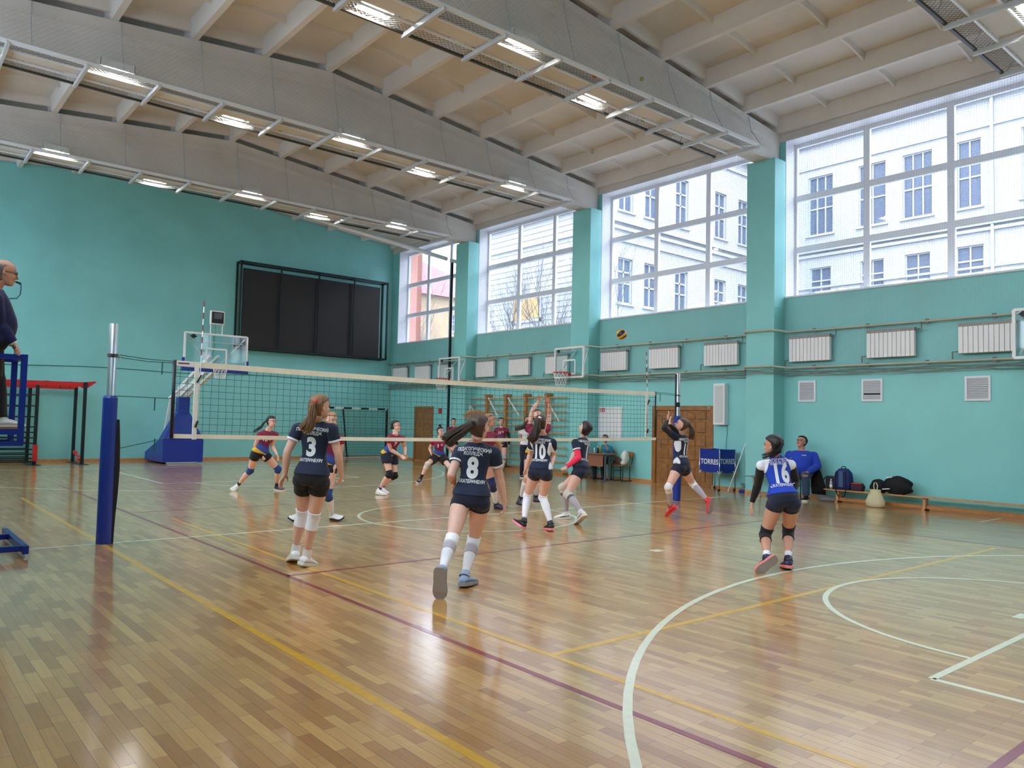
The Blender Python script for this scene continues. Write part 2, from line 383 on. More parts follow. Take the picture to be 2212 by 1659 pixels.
def window_unit(par,P,u,nrm,w,h,cols=2,rowsz=(.45,.7)):
    """P = bottom centre, u = along the wall, nrm = outward"""
    P=V(P);u=V(u);nrm=V(nrm);z=V((0,0,1))
    g=MB(); g.prism([P-u*w/2-nrm*.06,P+u*w/2-nrm*.06,P+u*w/2-nrm*.06+z*h,P-u*w/2-nrm*.06+z*h],(0,0,0),nrm*.02)
    wo=g.build('window',M_FGL,par)
    m=MB(); t=.06
    def bar(a,b,tt=t): m.bar(P+u*a[0]+z*a[1]-nrm*.02,P+u*b[0]+z*b[1]-nrm*.02,tt,tt*1.2)
    bar((-w/2,0),(-w/2,h),.1);bar((w/2,0),(w/2,h),.1);bar((-w/2,0),(w/2,0),.1);bar((-w/2,h),(w/2,h),.1)
    for c in range(1,cols): bar((-w/2+w*c/cols,0),(-w/2+w*c/cols,h))
    for rz in rowsz: bar((-w/2,h*rz),(w/2,h*rz))
    m.prism([P-u*(w/2+.12)-z*.1,P+u*(w/2+.12)-z*.1,P+u*(w/2+.12)-z*.02,P-u*(w/2+.12)-z*.02],(0,0,0),nrm*.22)
    m.build('window_frame',M_FFR,wo)
def wall_with_windows(par,name,O,u,nrm,L,z0,z1,wins,m,thick=.5):
    """wall slab with window recesses; wins=[(s,zb,w,h,cols)]"""
    O=V(O);u=V(u);nrm=V(nrm)
    S=sorted({0,L}|{v for s,zb,w,h,c in wins for v in (s-w/2,s+w/2)}); Z=sorted({z0,z1}|{v for s,zb,w,h,c in wins for v in (zb,zb+h)})
    mb=MB()
    for i in range(len(S)-1):
        for j in range(len(Z)-1):
            cs=(S[i]+S[i+1])/2;cz=(Z[j]+Z[j+1])/2
            if any(abs(cs-s)<w/2 and zb<cz<zb+h for s,zb,w,h,c in wins): continue
            mb.prism([O+u*S[i]+V((0,0,Z[j])),O+u*S[i+1]+V((0,0,Z[j])),O+u*S[i+1]+V((0,0,Z[j+1])),O+u*S[i]+V((0,0,Z[j+1]))],(0,0,0),-nrm*thick)
    mb.build(name,m,par)
    for s,zb,w,h,c in wins: window_unit(par,O+u*s-nrm*.12+V((0,0,zb)),u,nrm,w,h,c)
def bands(par,O,u,nrm,L,zs):
    m=MB();O=V(O);u=V(u);nrm=V(nrm)
    for z,hh,d in zs: m.prism([O+V((0,0,z)),O+u*L+V((0,0,z)),O+u*L+V((0,0,z+hh)),O+V((0,0,z+hh))],(0,0,0),nrm*d)
    m.build('cornice',M_FAC,par)
BD=[(10.55,.14,.12),(10.8,.22,.2),(11.15,.12,.12),(15.25,.12,.08),(16.5,.25,.25),(16.9,.4,.5),(17.4,.3,.8),(8.9,.1,.1)]
# main wing straight across the yard
bq=bldg('pale classical building with rows of tall windows, seen through the gym windows',M_FAC)
yc=[9.95,7.25,5.1,2.85,.1,-2.5,-5.1,-7.7,-10.3,-13]
ws=[]
for i,y in enumerate(yc):
    s=12.3-y; ws+= [(s,11.75,1.35 if i!=3 else 1.0,3.1,3 if i in (0,2) else 2),(s,7.7,1.15,2.3,2),(s,3.2,1.15,2.6,2)]
wall_with_windows(bq,'wall',(30,12.3,0),(0,-1,0),(-1,0,0),34,-3,18,ws,M_FAC)
bands(bq,(30,12.3,0),(0,-1,0),(-1,0,0),34,BD)
MB().prism([(29,13,18),(29,-22,18),(36,-22,21.5),(36,13,21.5)],(0,0,0),(0,0,.2)).build('roof',M_ROOF,bq)
MB().tube([(29.9,1.9,-3),(29.9,1.9,17)],.07,8).build('downpipe',M_FFR,bq)
# side wing facing the camera
bp=bq
ws=[]
for s in (1.55,3.3,5.5,8.6,10.6,12.8): ws+=[(s,11.0,.95,2.3,2),(s,6.9,.95,2.0,2),(s,3.0,.95,2.3,2)]
wall_with_windows(bp,'wall',(16,12.3,0),(1,0,0),(0,-1,0),14,-3,16.6,ws,M_FAC)
bands(bp,(16,12.3,0),(1,0,0),(0,-1,0),14,[(10.1,.14,.12),(10.4,.2,.18),(9.6,.1,.1),(14.6,.12,.1),(15.2,.3,.3),(15.7,.5,.6)])
MB().prism([(15.5,11.6,16.6),(30,11.6,16.6),(30,16,19),(15.5,16,19)],(0,0,0),(0,0,.2)).build('roof',M_ROOF,bp)
# near gable end with clapboard and the ochre panel
br=bq
m=MB().box(16,16.5,12.35,21.6,-3,12.6)
for k in range(34): m.box(15.97,16,12.35,21.6,3.2+k*.26,3.2+k*.26+.03)
m.build('wall',M_FAC,br)
bands(br,(16,12.35,0),(0,1,0),(-1,0,0),9.25,[(9.9,.1,.1),(11.0,.25,.2),(11.5,.3,.35),(12.1,.3,.5)])
m=MB(); m.box(15.9,15.99,16.15,17.95,6.45,7.5); m.build('ochre_panel',M_BOARD,br)
m=MB(); m.box(15.93,15.98,16.0,18.1,6.3,6.45); m.box(15.93,15.98,16.0,18.1,7.5,7.6); m.box(15.93,15.98,16.0,16.15,6.3,7.6); m.box(15.93,15.98,17.95,18.1,6.3,7.6); m.build('panel_border',M_FFR,br)
# brick corner and the old house with the red roof
bk=bldg('red brick pier outside the farthest window',M_BRK)
MB().box(13.8,14.1,23.25,23.9,-.1,14).build('brick_pier',M_BRK,bk)
bh=bldg('ochre house with a dull red roof seen through the farthest window',M_YEL)
wall_with_windows(bh,'wall',(22,39,0),(1,0,0),(0,-1,0),12,-3,11.2,[(5.6,8.6,1.1,1.3,2),(8,8.6,1.1,1.3,2),(5.6,4.8,1.1,1.5,2),(3,4.8,1.1,1.5,2)],M_YEL)
m=MB(); m.prism([(21,38.6,11.2),(35,38.6,11.2),(25.5,41,14.2)],(0,0,0),(0,8,0)); m.build('roof',M_ROOF,bh)
# bare trees
def tree(base,h,label,seed,spread=.45):
    R=random.Random(seed); mb=MB()
    def grow(p,d,l,r,dep):
        pts=[p];q=V(p);dd=V(d)
        for k in range(4):
            dd=(dd+V((R.uniform(-.13,.13),R.uniform(-.13,.13),R.uniform(-.02,.12)))).normalized(); q=q+dd*l/4; pts.append(q)
        mb.tube(pts,[r*(1-.12*i) for i in range(5)],5 if dep<2 else 3,cap=False)
        if dep>=5: return
        for k in range(R.choice((2,3,3))):
            t=R.uniform(.35,1); i=min(3,int(t*4)); p0=pts[i]+(pts[i+1]-pts[i])*(t*4-i if t<1 else 1)
            nd=(dd+V((R.uniform(-1,1),R.uniform(-1,1),R.uniform(-.1,.5)))*spread*1.6).normalized()
            grow(p0,nd,l*R.uniform(.55,.8),r*.55,dep+1)
        grow(q,dd,l*.75,r*.6,dep+1)
    grow(V(base),V((0,0,1)),h*.33,h*.0075,0)
    o=mb.build('bare_tree',M_BARK,smooth=True,fix=False); tag(o,label,'tree')
tree((13.2,8.6,-.1),9.5,'bare tree outside the window behind the flying ball',3)
tree((13.4,15.6,-.1),9,'bare tree left of the ochre panel, outside the window above the wall bars',8)
tree((13.6,12.6,-.1),9,'bare tree right of the ochre panel, outside the window above the wall bars',12)
tree((17.2,27.5,-.1),12,'bare tree before the red roofed house, outside the farthest window',21)
# ================================================================ light frames under the beams
M_LAMP=mat('lamp_glow',(1,1,.9),.5,emit=(1.0,.98,.92),estr=LAMP)
M_HOUS=mat('lamp_housing',srgb(200,202,200),.4,.2)
M_RAILD=mat('dark_rail',srgb(70,66,62),.5)
FZ=7.97
M_RUNG=mat('grey_white_metal',srgb(196,198,200),.5)
names={0:'first',1:'nearest',2:'middle',3:'far',4:'end'}
where={1:'over the upper right picture corner',2:'along the concrete beam nearest the camera',3:'along the second concrete beam',4:'along the farthest concrete beam'}
for bi,yb in enumerate(BC):
    if bi==0: continue
    t=thing('light_frame','white ladder frame with grey mesh strips '+where[bi],'light frame',(0,yb,FZ),'ladder frames under the ceiling beams')
    m=MB(); m.box(-7.5,7.5,-.60,-.55,-.02,.05); m.build('rail',M_WMET,t)
    m=MB(); m.box(-7.5,7.5,.55,.60,0,.04); m.build('rail',M_RAILD,t)
    m=MB(); m.box(-7.5,7.5,-.24,-.21,0,.03); m.box(-7.5,7.5,.21,.24,0,.03); m.build('inner_rail',M_WMET,t)
    for k in range(13):
        x=-7.44+1.24*k; m=MB(); m.box(x-.028,x+.028,-.62,.62,-.06,-.005); m.box(x-.028,x-.02,-.62,.62,-.005,.02); m.build('rung',M_RUNG,t)
    w_=.0045
    for s in (-1,1):
        m=MB()
        L0=.24;L1=.55;d=L1-L0
        k=-7.5
        while k<7.5-d:
            for q in (0,1):
                a=(k,s*(L0 if q else L1),.03); b=(k+d,s*(L1 if q else L0),.03); m.bar(a,b,w_,w_)
            k+=.085
        m.build('mesh_strip',M_NETG,t,fix=False)
    # netting draped from the beam edge down to the rails
    t2=thing('beam_netting','draped diamond netting on the sides of the concrete beam '+where[bi].replace('along ','that is ') if bi>1 else 'draped diamond netting on the beam over the upper right picture corner','net',(0,yb,0),'netting draped over the ceiling beams')
    t2['label']={1:'draped diamond netting on the beam over the upper right picture corner',2:'draped diamond netting on the concrete beam nearest the camera',3:'draped diamond netting on the second concrete beam',4:'draped diamond netting on the farthest concrete beam'}[bi]
    for s in (-1,1):
        m=MB(); st=.11; x=-8.6
        while x<7.5:
            H=ztop(x)-.15-FZ; 
            for q in (1,-1):
                x2=x+H*1.0
                P0=V((x if q>0 else x2,s*.575,FZ+.04)); P1=V((x2 if q>0 else x,s*.24,FZ+H)); 
                if max(P0.x,P1.x)<7.9 and min(P0.x,P1.x)>-7.9: m.bar(P0,P1,.0035,.0035)
            x+=st
        m.build('diamond_net',M_NETB,t2,fix=False)
        for x in RIB[1:-1]:
            x=x+.12; MB().tube([(x,s*.235,ztop(x)-.03),(x,s*.3,ztop(x)-.4),(x,s*.58,FZ+.04)],.008,5).build('hanging_wire',M_NETW,t2)
    # lamps
    for (x,sy) in ((-6.9,1),(-4.45,-1),(-1.9,1),(.52,-1),(3.04,1),(5.48,-1)):
        if bi==2 and x==5.48: continue
        side='on the camera side' if sy<0 else 'on the far side'
        pos={-6.9:'leftmost',-4.45:'second from the left',-1.9:'third from the left',.52:'fourth from the left',3.04:'fifth from the left',5.48:'rightmost'}[x]
        lt=thing('ceiling_lamp','glowing floodlight '+pos+' '+{1:'on the frame over the upper right picture corner',2:'under the nearest concrete beam',3:'under the second concrete beam',4:'under the farthest concrete beam'}[bi],'lamp',(x,yb+sy*.4,FZ+.14),'floodlights in the ladder frames')
        m=MB(); m.box(-.3,.3,-.13,.13,0,.09); m.box(-.3,.3,-.14,-.12,-.05,.09); m.box(-.3,.3,.12,.14,-.05,.09); m.box(-.31,-.29,-.14,.14,-.05,.09); m.box(.29,.31,-.14,.14,-.05,.09); m.build('housing',M_HOUS,lt)
        m=MB(); m.box(-.2,.2,-.075,.075,-.012,-.002); m.build('lamp_tube',M_LAMP,lt)
# small balls caught in the netting
M_TB=mat('yellow_ball',srgb(170,178,60),.9); M_RB=mat('orange_ball',srgb(214,84,60),.7)
for (x,y,z,c,lab) in ((-1.15,.24,8.04,0,'small yellow ball lying on the mesh under the nearest beam, leftmost there'),(.05,.28,8.04,0,'small yellow ball second from the left on the mesh under the nearest beam'),(.9,.3,8.04,0,'small yellow ball on the mesh just left of the fifth lamp under the nearest beam'),(4.6,.3,8.04,0,'small yellow ball near the window end of the mesh under the nearest beam'),(2.35,-.45,8.05,1,'small orange ball on the mesh under the nearest beam'),(3.6,-.52,8.35,0,'small yellow ball caught in the side netting of the nearest beam'),
     (-.85,6.36,8.04,0,'small yellow ball on the mesh under the second beam, leftmost there'),(1.0,6.36,8.04,0,'small yellow ball on the mesh under the second beam, middle one'),(4.3,6.36,8.04,0,'small yellow ball on the mesh under the second beam, nearest the windows')):
    m=MB().sphere((x,y,z+.035),.045,12,8); o=m.build('caught_ball',M_RB if c else M_TB,smooth=True); tag(o,lab,'ball','small balls caught in the netting')
# big roller tube and the tall black pole by the far corner
m=MB().tube([(3.3,13.5,8.25),(8.3,12.72,7.5)],.075,14); o=m.build('roller_tube',M_WMET,smooth=True)
m=MB().bar((3.25,13.5,8.2),(3.25,13.5,9.55),.09); m.box(3.1,3.45,13.38,13.62,8.18,8.32); m.build('bracket',M_WMET,o); tag(o,'long white tube slanting below the ceiling to the last pilaster','tube')
m=MB(); m.box(8.36,8.44,12.49,12.56,0,7.35); o=m.build('tall_pole',M_BLACK,bevel=.01); MB().box(8.3,8.8,12.5,12.55,7.35,7.48).build('wall_bracket',M_WMET,o); tag(o,'tall black pole standing beside the last pilaster near the far corner','pole')
# ================================================================ wall equipment
def text_mesh(s,h,wscale=1,bold=.0,seg=.03,center=True):
    """letters as a flat mesh in 2-D, height h; returns verts2d, faces (subdivided so they can follow a surface)"""
    cu=bpy.data.curves.new('t','FONT'); cu.body=s; cu.size=1; cu.align_x='CENTER'; cu.offset=bold; cu.resolution_u=7; cu.space_character=1.0+bold*2
    o=bpy.data.objects.new('t',cu); COL.objects.link(o); bpy.context.view_layer.update()
    me=bpy.data.meshes.new_from_object(o.evaluated_get(bpy.context.evaluated_depsgraph_get()))
    bpy.data.objects.remove(o); bpy.data.curves.remove(cu)
    bm=bmesh.new(); bm.from_mesh(me); bpy.data.meshes.remove(me)
    ys=[v.co.y for v in bm.verts] or [0,1]; y0,y1=min(ys),max(ys)
    k=h/.74
    for v in bm.verts: v.co=V((v.co.x*k*wscale,(v.co.y-.36)*k,0))
    bmesh.ops.triangulate(bm,faces=bm.faces)
    for _ in range(5):
        e=[e for e in bm.edges if e.calc_length()>seg]
        if not e: break
        bmesh.ops.subdivide_edges(bm,edges=e,cuts=1); bmesh.ops.triangulate(bm,faces=bm.faces)
    bm.verts.ensure_lookup_table()
    vs=[(v.co.x,v.co.y) for v in bm.verts]; fs=[tuple(v.index for v in f.verts) for f in bm.faces]; bm.free()
    return vs,fs
def flat_text(par,name,s,h,O,u,v,m,wscale=1,bold=.02,lift=.003):
    vs,fs=text_mesh(s,h,wscale,bold,seg=1); O=V(O);u=V(u);v=V(v);n=u.cross(v)
    mb=MB(); mb.add([O+u*a+v*b+n*lift for a,b in vs],fs); return mb.build(name,m,par,fix=False)
M_PANEL=mat('led_panel',srgb(24,14,14),.55,bump=.2,bscale=200)
# video board on the far wall
t=thing('scoreboard','big black switched-off video board in a black cage frame on the far wall','scoreboard',(5.43,17.57,4.03))
m=MB(); x0,x1,z0,z1=-3.04,3.04,0,3.14; yf=-.45; w_=.06
for y in (yf+w_/2,-.03):
    m.bar((x0,y,z0),(x1,y,z0),w_);m.bar((x0,y,z1),(x1,y,z1),w_);m.bar((x0,y,z0),(x0,y,z1),w_);m.bar((x1,y,z0),(x1,y,z1),w_)
for x in (x0,x1):
    for z in (z0,z1): m.bar((x,yf,z),(x,0,z),w_)
for k in (1,2,3): x=x0+(x1-x0)*k/4; m.bar((x,yf+.03,z0),(x,yf+.03,z1),.045); m.bar((x,yf+.03,z1),(x,-.03,z1),.04)
m.build('cage_frame',M_BLACK,t)
for k in range(4):
    xa=x0+.14+(x1-x0-.42)*k/4; xb=xa+(x1-x0-.42)/4-.012
    MB().box(xa,xb,-.32,-.22,.05,2.93).build('led_panel',M_PANEL,t)
# radiators
def radiator():
    t=thing('radiator','x','radiator')
    m=MB(); n=11; W=1.0
    for k in range(n):
        y=-W/2+W*(k+.5)/n; m.box(-.05,.05,y-W/n/2+.004,y+W/n/2-.004,.0,.53)
    m.build('sections',M_WMET,t,bevel=.006)
    m=MB(); m.box(-.05,.06,-W/2,W/2,.53,.6)
    for k in range(22): y=-W/2+.02+k*(W-.04)/21; m.box(-.056,-.05,y-.008,y+.008,.535,.595)
    m.build('top_grille',mat('radiator_grille',srgb(150,146,142),.5),t)
    m=MB(); m.tube([(0,-W/2,.56),(0,-W/2-.12,.56),(0,-W/2-.12,.7)],.014,6); m.tube([(0,-W/2-.05,.56),(-.04,-W/2-.05,.56)],.02,6); m.build('feed_valve',mat('grey_valve',srgb(110,116,112),.5),t)
    m=MB(); m.tube([(0,W/2,.04),(0,W/2+.12,.04),(0,W/2+.12,-.1)],.014,6); m.build('return_valve',mat('grey_valve',srgb(110,116,112),.5),t)
    return t
BAYN={1:'beyond the right picture edge',2:'in the bay nearest the camera',3:'in the bay with the double doors',4:'in the bay of the wall bars',5:'in the farthest bay'}
pos3=['left','middle','right']
proto=None
for b in (5,4,3,2):
    top=[17.05,17.05,17.05,17.05,17.05][0] if b==5 else edges[b+1]-PH
    for k in range(3):
        yc=top-.72-k*1.83 if b<5 else [16.55,14.9,13.3][k]
        if proto is None: proto=radiator(); o=proto
        else: o=copy_tree(proto)
        o.location=(8.81,yc,3.14); o['label']='white sectional radiator, the %s one %s'%(pos3[k],BAYN[b]); o['group']='radiators along the window wall'
# pipes
def wall_path(z,off,y0=17.5,y1=-7):
    pts=[(WX-off,y0,z)]
    for yb in reversed(BC):
        if yb<y1: continue
        pts+=[(WX-off,yb+PH+.2,z),(WX-.47-off,yb+PH-.02,z+.03),(WX-.47-off,yb-PH+.02,z+.03),(WX-off,yb-PH-.2,z)]
    pts.append((WX-off,y1,z)); return pts
for z,lab in ((3.85,'upper cream heating pipe running along the window wall above the radiators'),(3.0,'lower cream heating pipe running along the window wall below the radiators')):
    pts=wall_path(z,.12,y1=-6.9 if z>3.5 else -6.9); m=MB().tube(pts,.024,8); o=m.build('heating_pipe',M_PIPE,smooth=True); tag(o,lab,'pipe','heating pipes on the window wall')
    for i in range(len(pts)-1):
        a,b=V(pts[i]),V(pts[i+1]); L=(b-a).length
        for k in range(int(L/1.2)):
            p=a+(b-a)*((k+.5)/max(1,int(L/1.2))); q=V((p.x+ .1,p.y,p.z))
            MB().bar(p+V((0,0,-.045)),p+V((0,0,.045)),.07,.03).bar(p,q,.02).build('clamp',mat('grey_valve',(.2,.2,.2)),o)
for k,(dz,sg,r) in enumerate(((-.07,.03,.012),(-.1,.05,.01),(-.12,.07,.008))):
    pts=[]
    base=wall_path(3.0+dz,.1,y1=-6.9)
    for i in range(len(base)-1):
        a,b=V(base[i]),V(base[i+1]); L=(b-a).length; n=max(2,int(L/.5))
        for j in range(n): q=a+(b-a)*j/n; pts.append(q+V((0,0,-sg*abs(math.sin(j*PI/ n*3+k)))))
    pts.append(V(base[-1])); o=MB().tube(pts,r,5).build('wall_cable',mat('grey_cable',srgb(120,128,120),.7),smooth=True)
    tag(o,['highest','middle','lowest'][k]+' of the three grey cables sagging under the lower heating pipe','cable','cables under the lower heating pipe')
pts=[(-8.9+i*.7,17.56,3.0+.03*math.sin(i*.8)+i*.004) for i in range(26)]
o=MB().tube(pts,.012,5).build('wall_cable',mat('teal_cable',srgb(80,120,118),.7),smooth=True); tag(o,'thin dark teal cable strung across the far wall','cable')
pts=[(8.9,17.5,0.05),(8.9,17.5,3.9)]; o=MB().tube(pts,.022,8).build('heating_pipe',M_PIPE,smooth=True); tag(o,'vertical cream pipe standing in the far corner','pipe')
# vents
for i,(y0,y1,lab) in enumerate(((-.84,-1.27,'white louvred vent, leftmost of the row of vents'),(-2.34,-2.79,'white louvred vent with a dark gap, middle of the row of vents'),(-4.41,-4.87,'white louvred vent, rightmost of the row of vents'))):
    yc=(y0+y1)/2; h=(y0-y1)/2
    t=thing('wall_vent',lab,'vent',(WX,yc,2.45),'vents on the window wall')
    m=MB(); m.box(-.03,0,-h+.001,h-.001,.205,.244); m.box(-.03,0,-h+.001,h-.001,-.244,-.205); m.box(-.032,0,-h,-h+.04,-.245,.245); m.box(-.032,0,h-.04,h,-.245,.245); m.build('vent_frame',M_PVC,t)
    m=MB(); m.box(-.006,0,-h+.03,h-.03,-.21,.21); m.build('backing',M_BLACK,t)
    m=MB()
    for k in range(12):
        if i==1 and k==3: continue
        z=-.19+k*.0345; m.add([(-.028,-h+.04,z-.012),(-.028,h-.04,z-.012),(-.012,h-.04,z+.018),(-.012,-h+.04,z+.018),(-.024,-h+.04,z-.014),(-.024,h-.04,z-.014),(-.008,h-.04,z+.016),(-.008,-h+.04,z+.016)],[(0,1,2,3),(7,6,5,4),(0,4,5,1),(2,6,7,3),(0,3,7,4),(1,5,6,2)])
    m.build('louvres',mat('vent_louvre',srgb(196,200,206),.4),t)
# electric heater box on the wall with its lead
t=thing('wall_heater','tall white rectangular box on the wall beside the double doors','heater',(WX,1.25,1.63))
MB().box(-.17,0,-.17,.17,0,1.05).build('casing',M_WMET,t,bevel=.01)
MB().box(-.178,-.17,-.12,.12,.06,.99).build('front_panel',mat('heater_panel',srgb(200,206,208),.3),t,bevel=.004)
MB().tube([(-.03,-.15,0),(-.03,-.16,-.2),(-.03,-.13,-.5),(-.03,-.14,-.9)],.006,5).build('power_lead',mat('dark_teal_cable',srgb(30,80,80),.6),t)
# doors
def leaf(par,y0,y1,z0,z1,rows,cols=2,x=WX+.02):
    o=MB().box(x,x+.05,y0,y1,z0,z1).build('door_leaf',M_WOODD,par,bevel=.004)
    W=(y1-y0); 
    for c in range(cols):
        a=y0+.1+(W-.2)*c/cols+.02; b=y0+.1+(W-.2)*(c+1)/cols-.02
        for (r0,r1,ar) in rows:
            poly=[(x,a,r0),(x,b,r0),(x,b,r1)]
            if ar:
                # arch rises towards the leaf centre
                up=[0,.35,.62,.85,1]
                for q in range(4,-1,-1):
                    f=q/4; yy=a+(b-a)*f; g=(1-f) if c==0 and cols>1 else f
                    poly.append((x,yy,r1+.07*up[int((g if cols>1 else 1-abs(2*f-1))*4)]-.0))
            else: poly.append((x,a,r1))
            cen=V((x,(a+b)/2,(r0+r1)/2))
            inner=[cen+(V(p)-cen)*.8+V((-.022,0,0)) for p in poly]
            groove=[cen+(V(p)-cen)*1.0+V((-.003,0,0)) for p in poly]
            m=MB(); m.rings([groove,[V(p)+V((-.012,0,0)) for p in poly],[cen+(V(p)-cen)*.93+V((-.006,0,0)) for p in poly],inner]); m.build('raised_panel',M_WOODD,o)
    return o
ROWS=[(.12,.52,1),(.68,.98,0),(1.04,1.34,0),(1.4,1.7,0),(1.76,1.9,1)]
m=MB(); 
for a,b in ((1.52,1.64),(3.40,3.53)): m.box(WX-.02,WX+.12,a,b,0,2.12)
m.box(WX-.022,WX+.12,1.52,3.53,2.0,2.12); m.box(WX+.09,WX+.5,1.56,3.5,-.15,2.1); d=struct('door_1',m,M_WOODD)  # deep box behind the leaves is added to stop outside light leaking in
leaf(d,1.645,2.515,0.01,1.995,ROWS); leaf(d,2.525,3.395,0.01,1.995,ROWS)
e=MB().tube([(WX-.021,1.66,2.06),(WX-.03,1.66,2.06)],.035,16).build('round_sticker',M_WMET,d); MB().tube([(WX-.03,1.66,2.06),(WX-.034,1.66,2.06)],.022,12).build('sticker_print',M_BLACK,e)
MB().box(WX-.03,WX+.01,2.54,2.57,.95,1.1).build('door_handle',M_STEEL,d)
m=MB()
for a,b in ((14.26,14.34),(15.5,15.6)): m.box(WX-.02,WX+.12,a,b,0,2.12)
m.box(WX-.022,WX+.12,14.26,15.6,2.03,2.12); m.box(WX+.09,WX+.5,14.28,15.56,-.15,2.1); d=struct('door_2',m,M_WOODD)  # unseen backing box added here too, closes the opening against daylight
leaf(d,14.35,15.49,.01,2.02,[(.15,.62,1),(.78,1.28,1),(1.44,1.86,0)],3)
MB().box(WX-.04,WX,13.73,13.9,1.85,2.05).build('fire_call_point',M_RED)
tag(bpy.data.objects['fire_call_point'],'small red call point box on the wall beside the single wooden door','call point')
for o in COL.objects:
    pass
# whiteboard behind the table with its red and white card
t=thing('whiteboard','white board hanging on the wall behind the seated scorer','board',(WX-.004,5.1,1.19))
MB().box(-.03,0,-.46,.46,0,.9).build('panel',M_WMET,t,bevel=.004)
mc=MB().box(-.034,-.03,.2,.42,.75,.87).build('card',mat('pink_card',srgb(214,150,156),.6),t); MB().box(-.036,-.034,.2,.3,.75,.87).build('red_field',M_RED,mc)
flat_text(mc,'card_digit','0',.09,(-.0365,.25,.81),(0,-1,0),(0,0,1),M_WMET,.8,.02,.001)
# wall bars
t=thing('wall_bars','long rack of wooden wall bars with square posts on the window wall','wall bars',(WX,9.25,0))
ups=[2.5,1.45,.42,-.6,-1.62]
for y in ups: m=MB(); m.box(-.26,-.14,y-.05,y+.05,.02,2.5); m.box(-.28,0,y-.06,y+.07,2.42,2.52); m.box(-.2,0,y-.04,y+.04,.02,.1); m.build('post',M_WOOD,t,bevel=.006)
for k in range(11):
    z=.16+k*.222; MB().box(-.2,-.16,-2.48,2.58,z-.018,z+.018).build('rung',M_WOODL,t,bevel=.006)
MB().box(-.3,-.02,-2.5,2.62,0,.06).build('base_board',M_WOOD,t)
for (ya,za,yb_,zb_) in ((1.3,2.4,.75,1.75),(.25,2.4,-.35,1.8),(-1.0,2.15,-1.4,1.8),(-1.75,2.2,-2.25,1.65),(2.35,2.15,2.35,1.7),(2.3,2.1,2.0,1.8)):
    MB().bar((-.27,ya,za),(-.27,yb_,zb_),.035).build('white_brace',M_WMET,t)
MB().box(-.5,-.28,.3,.62,0,.28).build('wood_block',M_WOOD); o=bpy.data.objects['wood_block']; o.location=(WX,9.25,0); tag(o,'small wooden block lying on the floor at the foot of the wall bars','block')
# training hoops hung from the pilasters
def hoop_ring(par,cx,cy,z,r=.225,ax=(1,0)):
    m=MB(); m.tube([(cx+r*math.cos(a),cy+r*math.sin(a),z) for a in [2*PI*i/28 for i in range(28)]],.012,8,closed=True)
    o=m.build('hoop',M_RED,par,smooth=True)
    m=MB(); n=12
    for k in range(n):
        for q in (1,-1):
            pts=[]
            for j in range(5):
                a=2*PI*(k+q*j*.5)/n; rr=r*(1-.09*j)-(.01 if j else 0); pts.append((cx+rr*math.cos(a),cy+rr*math.sin(a),z-.1*j))
            m.tube(pts,.005,4,cap=False)
    m.build('hoop_net',M_WMET,par,fix=False); return o
def board_frame(par,u,W,H,M,th=.05,inner=(.59,.45,.15)):
    """board in local plane: u = horizontal axis index ('x' or 'y')"""
    P=(lambda a,z,d=0:(a,d,z)) if u=='x' else (lambda a,z,d=0:(d,a,z))
    m=MB()
    for a,b in (((-W/2,0),(W/2,0)),((-W/2,H),(W/2,H)),((-W/2,0),(-W/2,H)),((W/2,0),(W/2,H))): m.bar(P(*a),P(*b),.055,th)
    m.build('board_frame',M,par)
    m=MB(); iw,ih,iz=inner
    for a,b in (((-iw/2,iz),(iw/2,iz)),((-iw/2,iz+ih),(iw/2,iz+ih)),((-iw/2,iz),(-iw/2,iz+ih)),((iw/2,iz),(iw/2,iz+ih))): m.bar(P(*a,-.008),P(*b,-.008),.045,.006,up=(0,1,0) if u=='x' else (1,0,0))
    m.build('target_square',M,par)
    m=MB(); a=P(-W/2,0,-.004); b=P(W/2,H,.004); m.box(a[0],b[0],a[1],b[1],a[2],b[2]); m.build('clear_panel',M_CLEAR,par)
for yc,xx,lab in ((5.85,7.95,'clear basketball backboard with red hoop on the middle pilaster, behind the net'),(11.9,7.95,'clear basketball backboard with red hoop beside the tall black pole'),(-6.18,7.9,'clear basketball backboard cut off by the right picture edge')):
    t=thing('basketball_backboard',lab,'backboard',(xx,yc,2.93),'small backboards on the window wall pilasters')
    board_frame(t,'y',1.18,.86,M_WMET,inner=(.5,.4,.1))
    m=MB()
    for s in (-1,1):
        for z in (.08,.78): m.bar((.02,s*.5,z),(8.48-xx,s*.25,z+.05),.035)
        m.bar((.03,s*.5,.08),(8.47-xx,s*.25,.83),.03)
    m.build('bracket',M_WMET,t)
    o=MB().prism([(-.006,.45,.72),(-.006,.52,.78),(-.006,.45,.84),(-.006,.38,.78)],(0,0,0),(-.004,0,0)).build('corner_mark',M_BLACK,t)
    h=hoop_ring(t,-.33,0,.12); MB().box(-.12,-.0,-.09,.09,.05,.125).build('hoop_plate',M_RED,t)
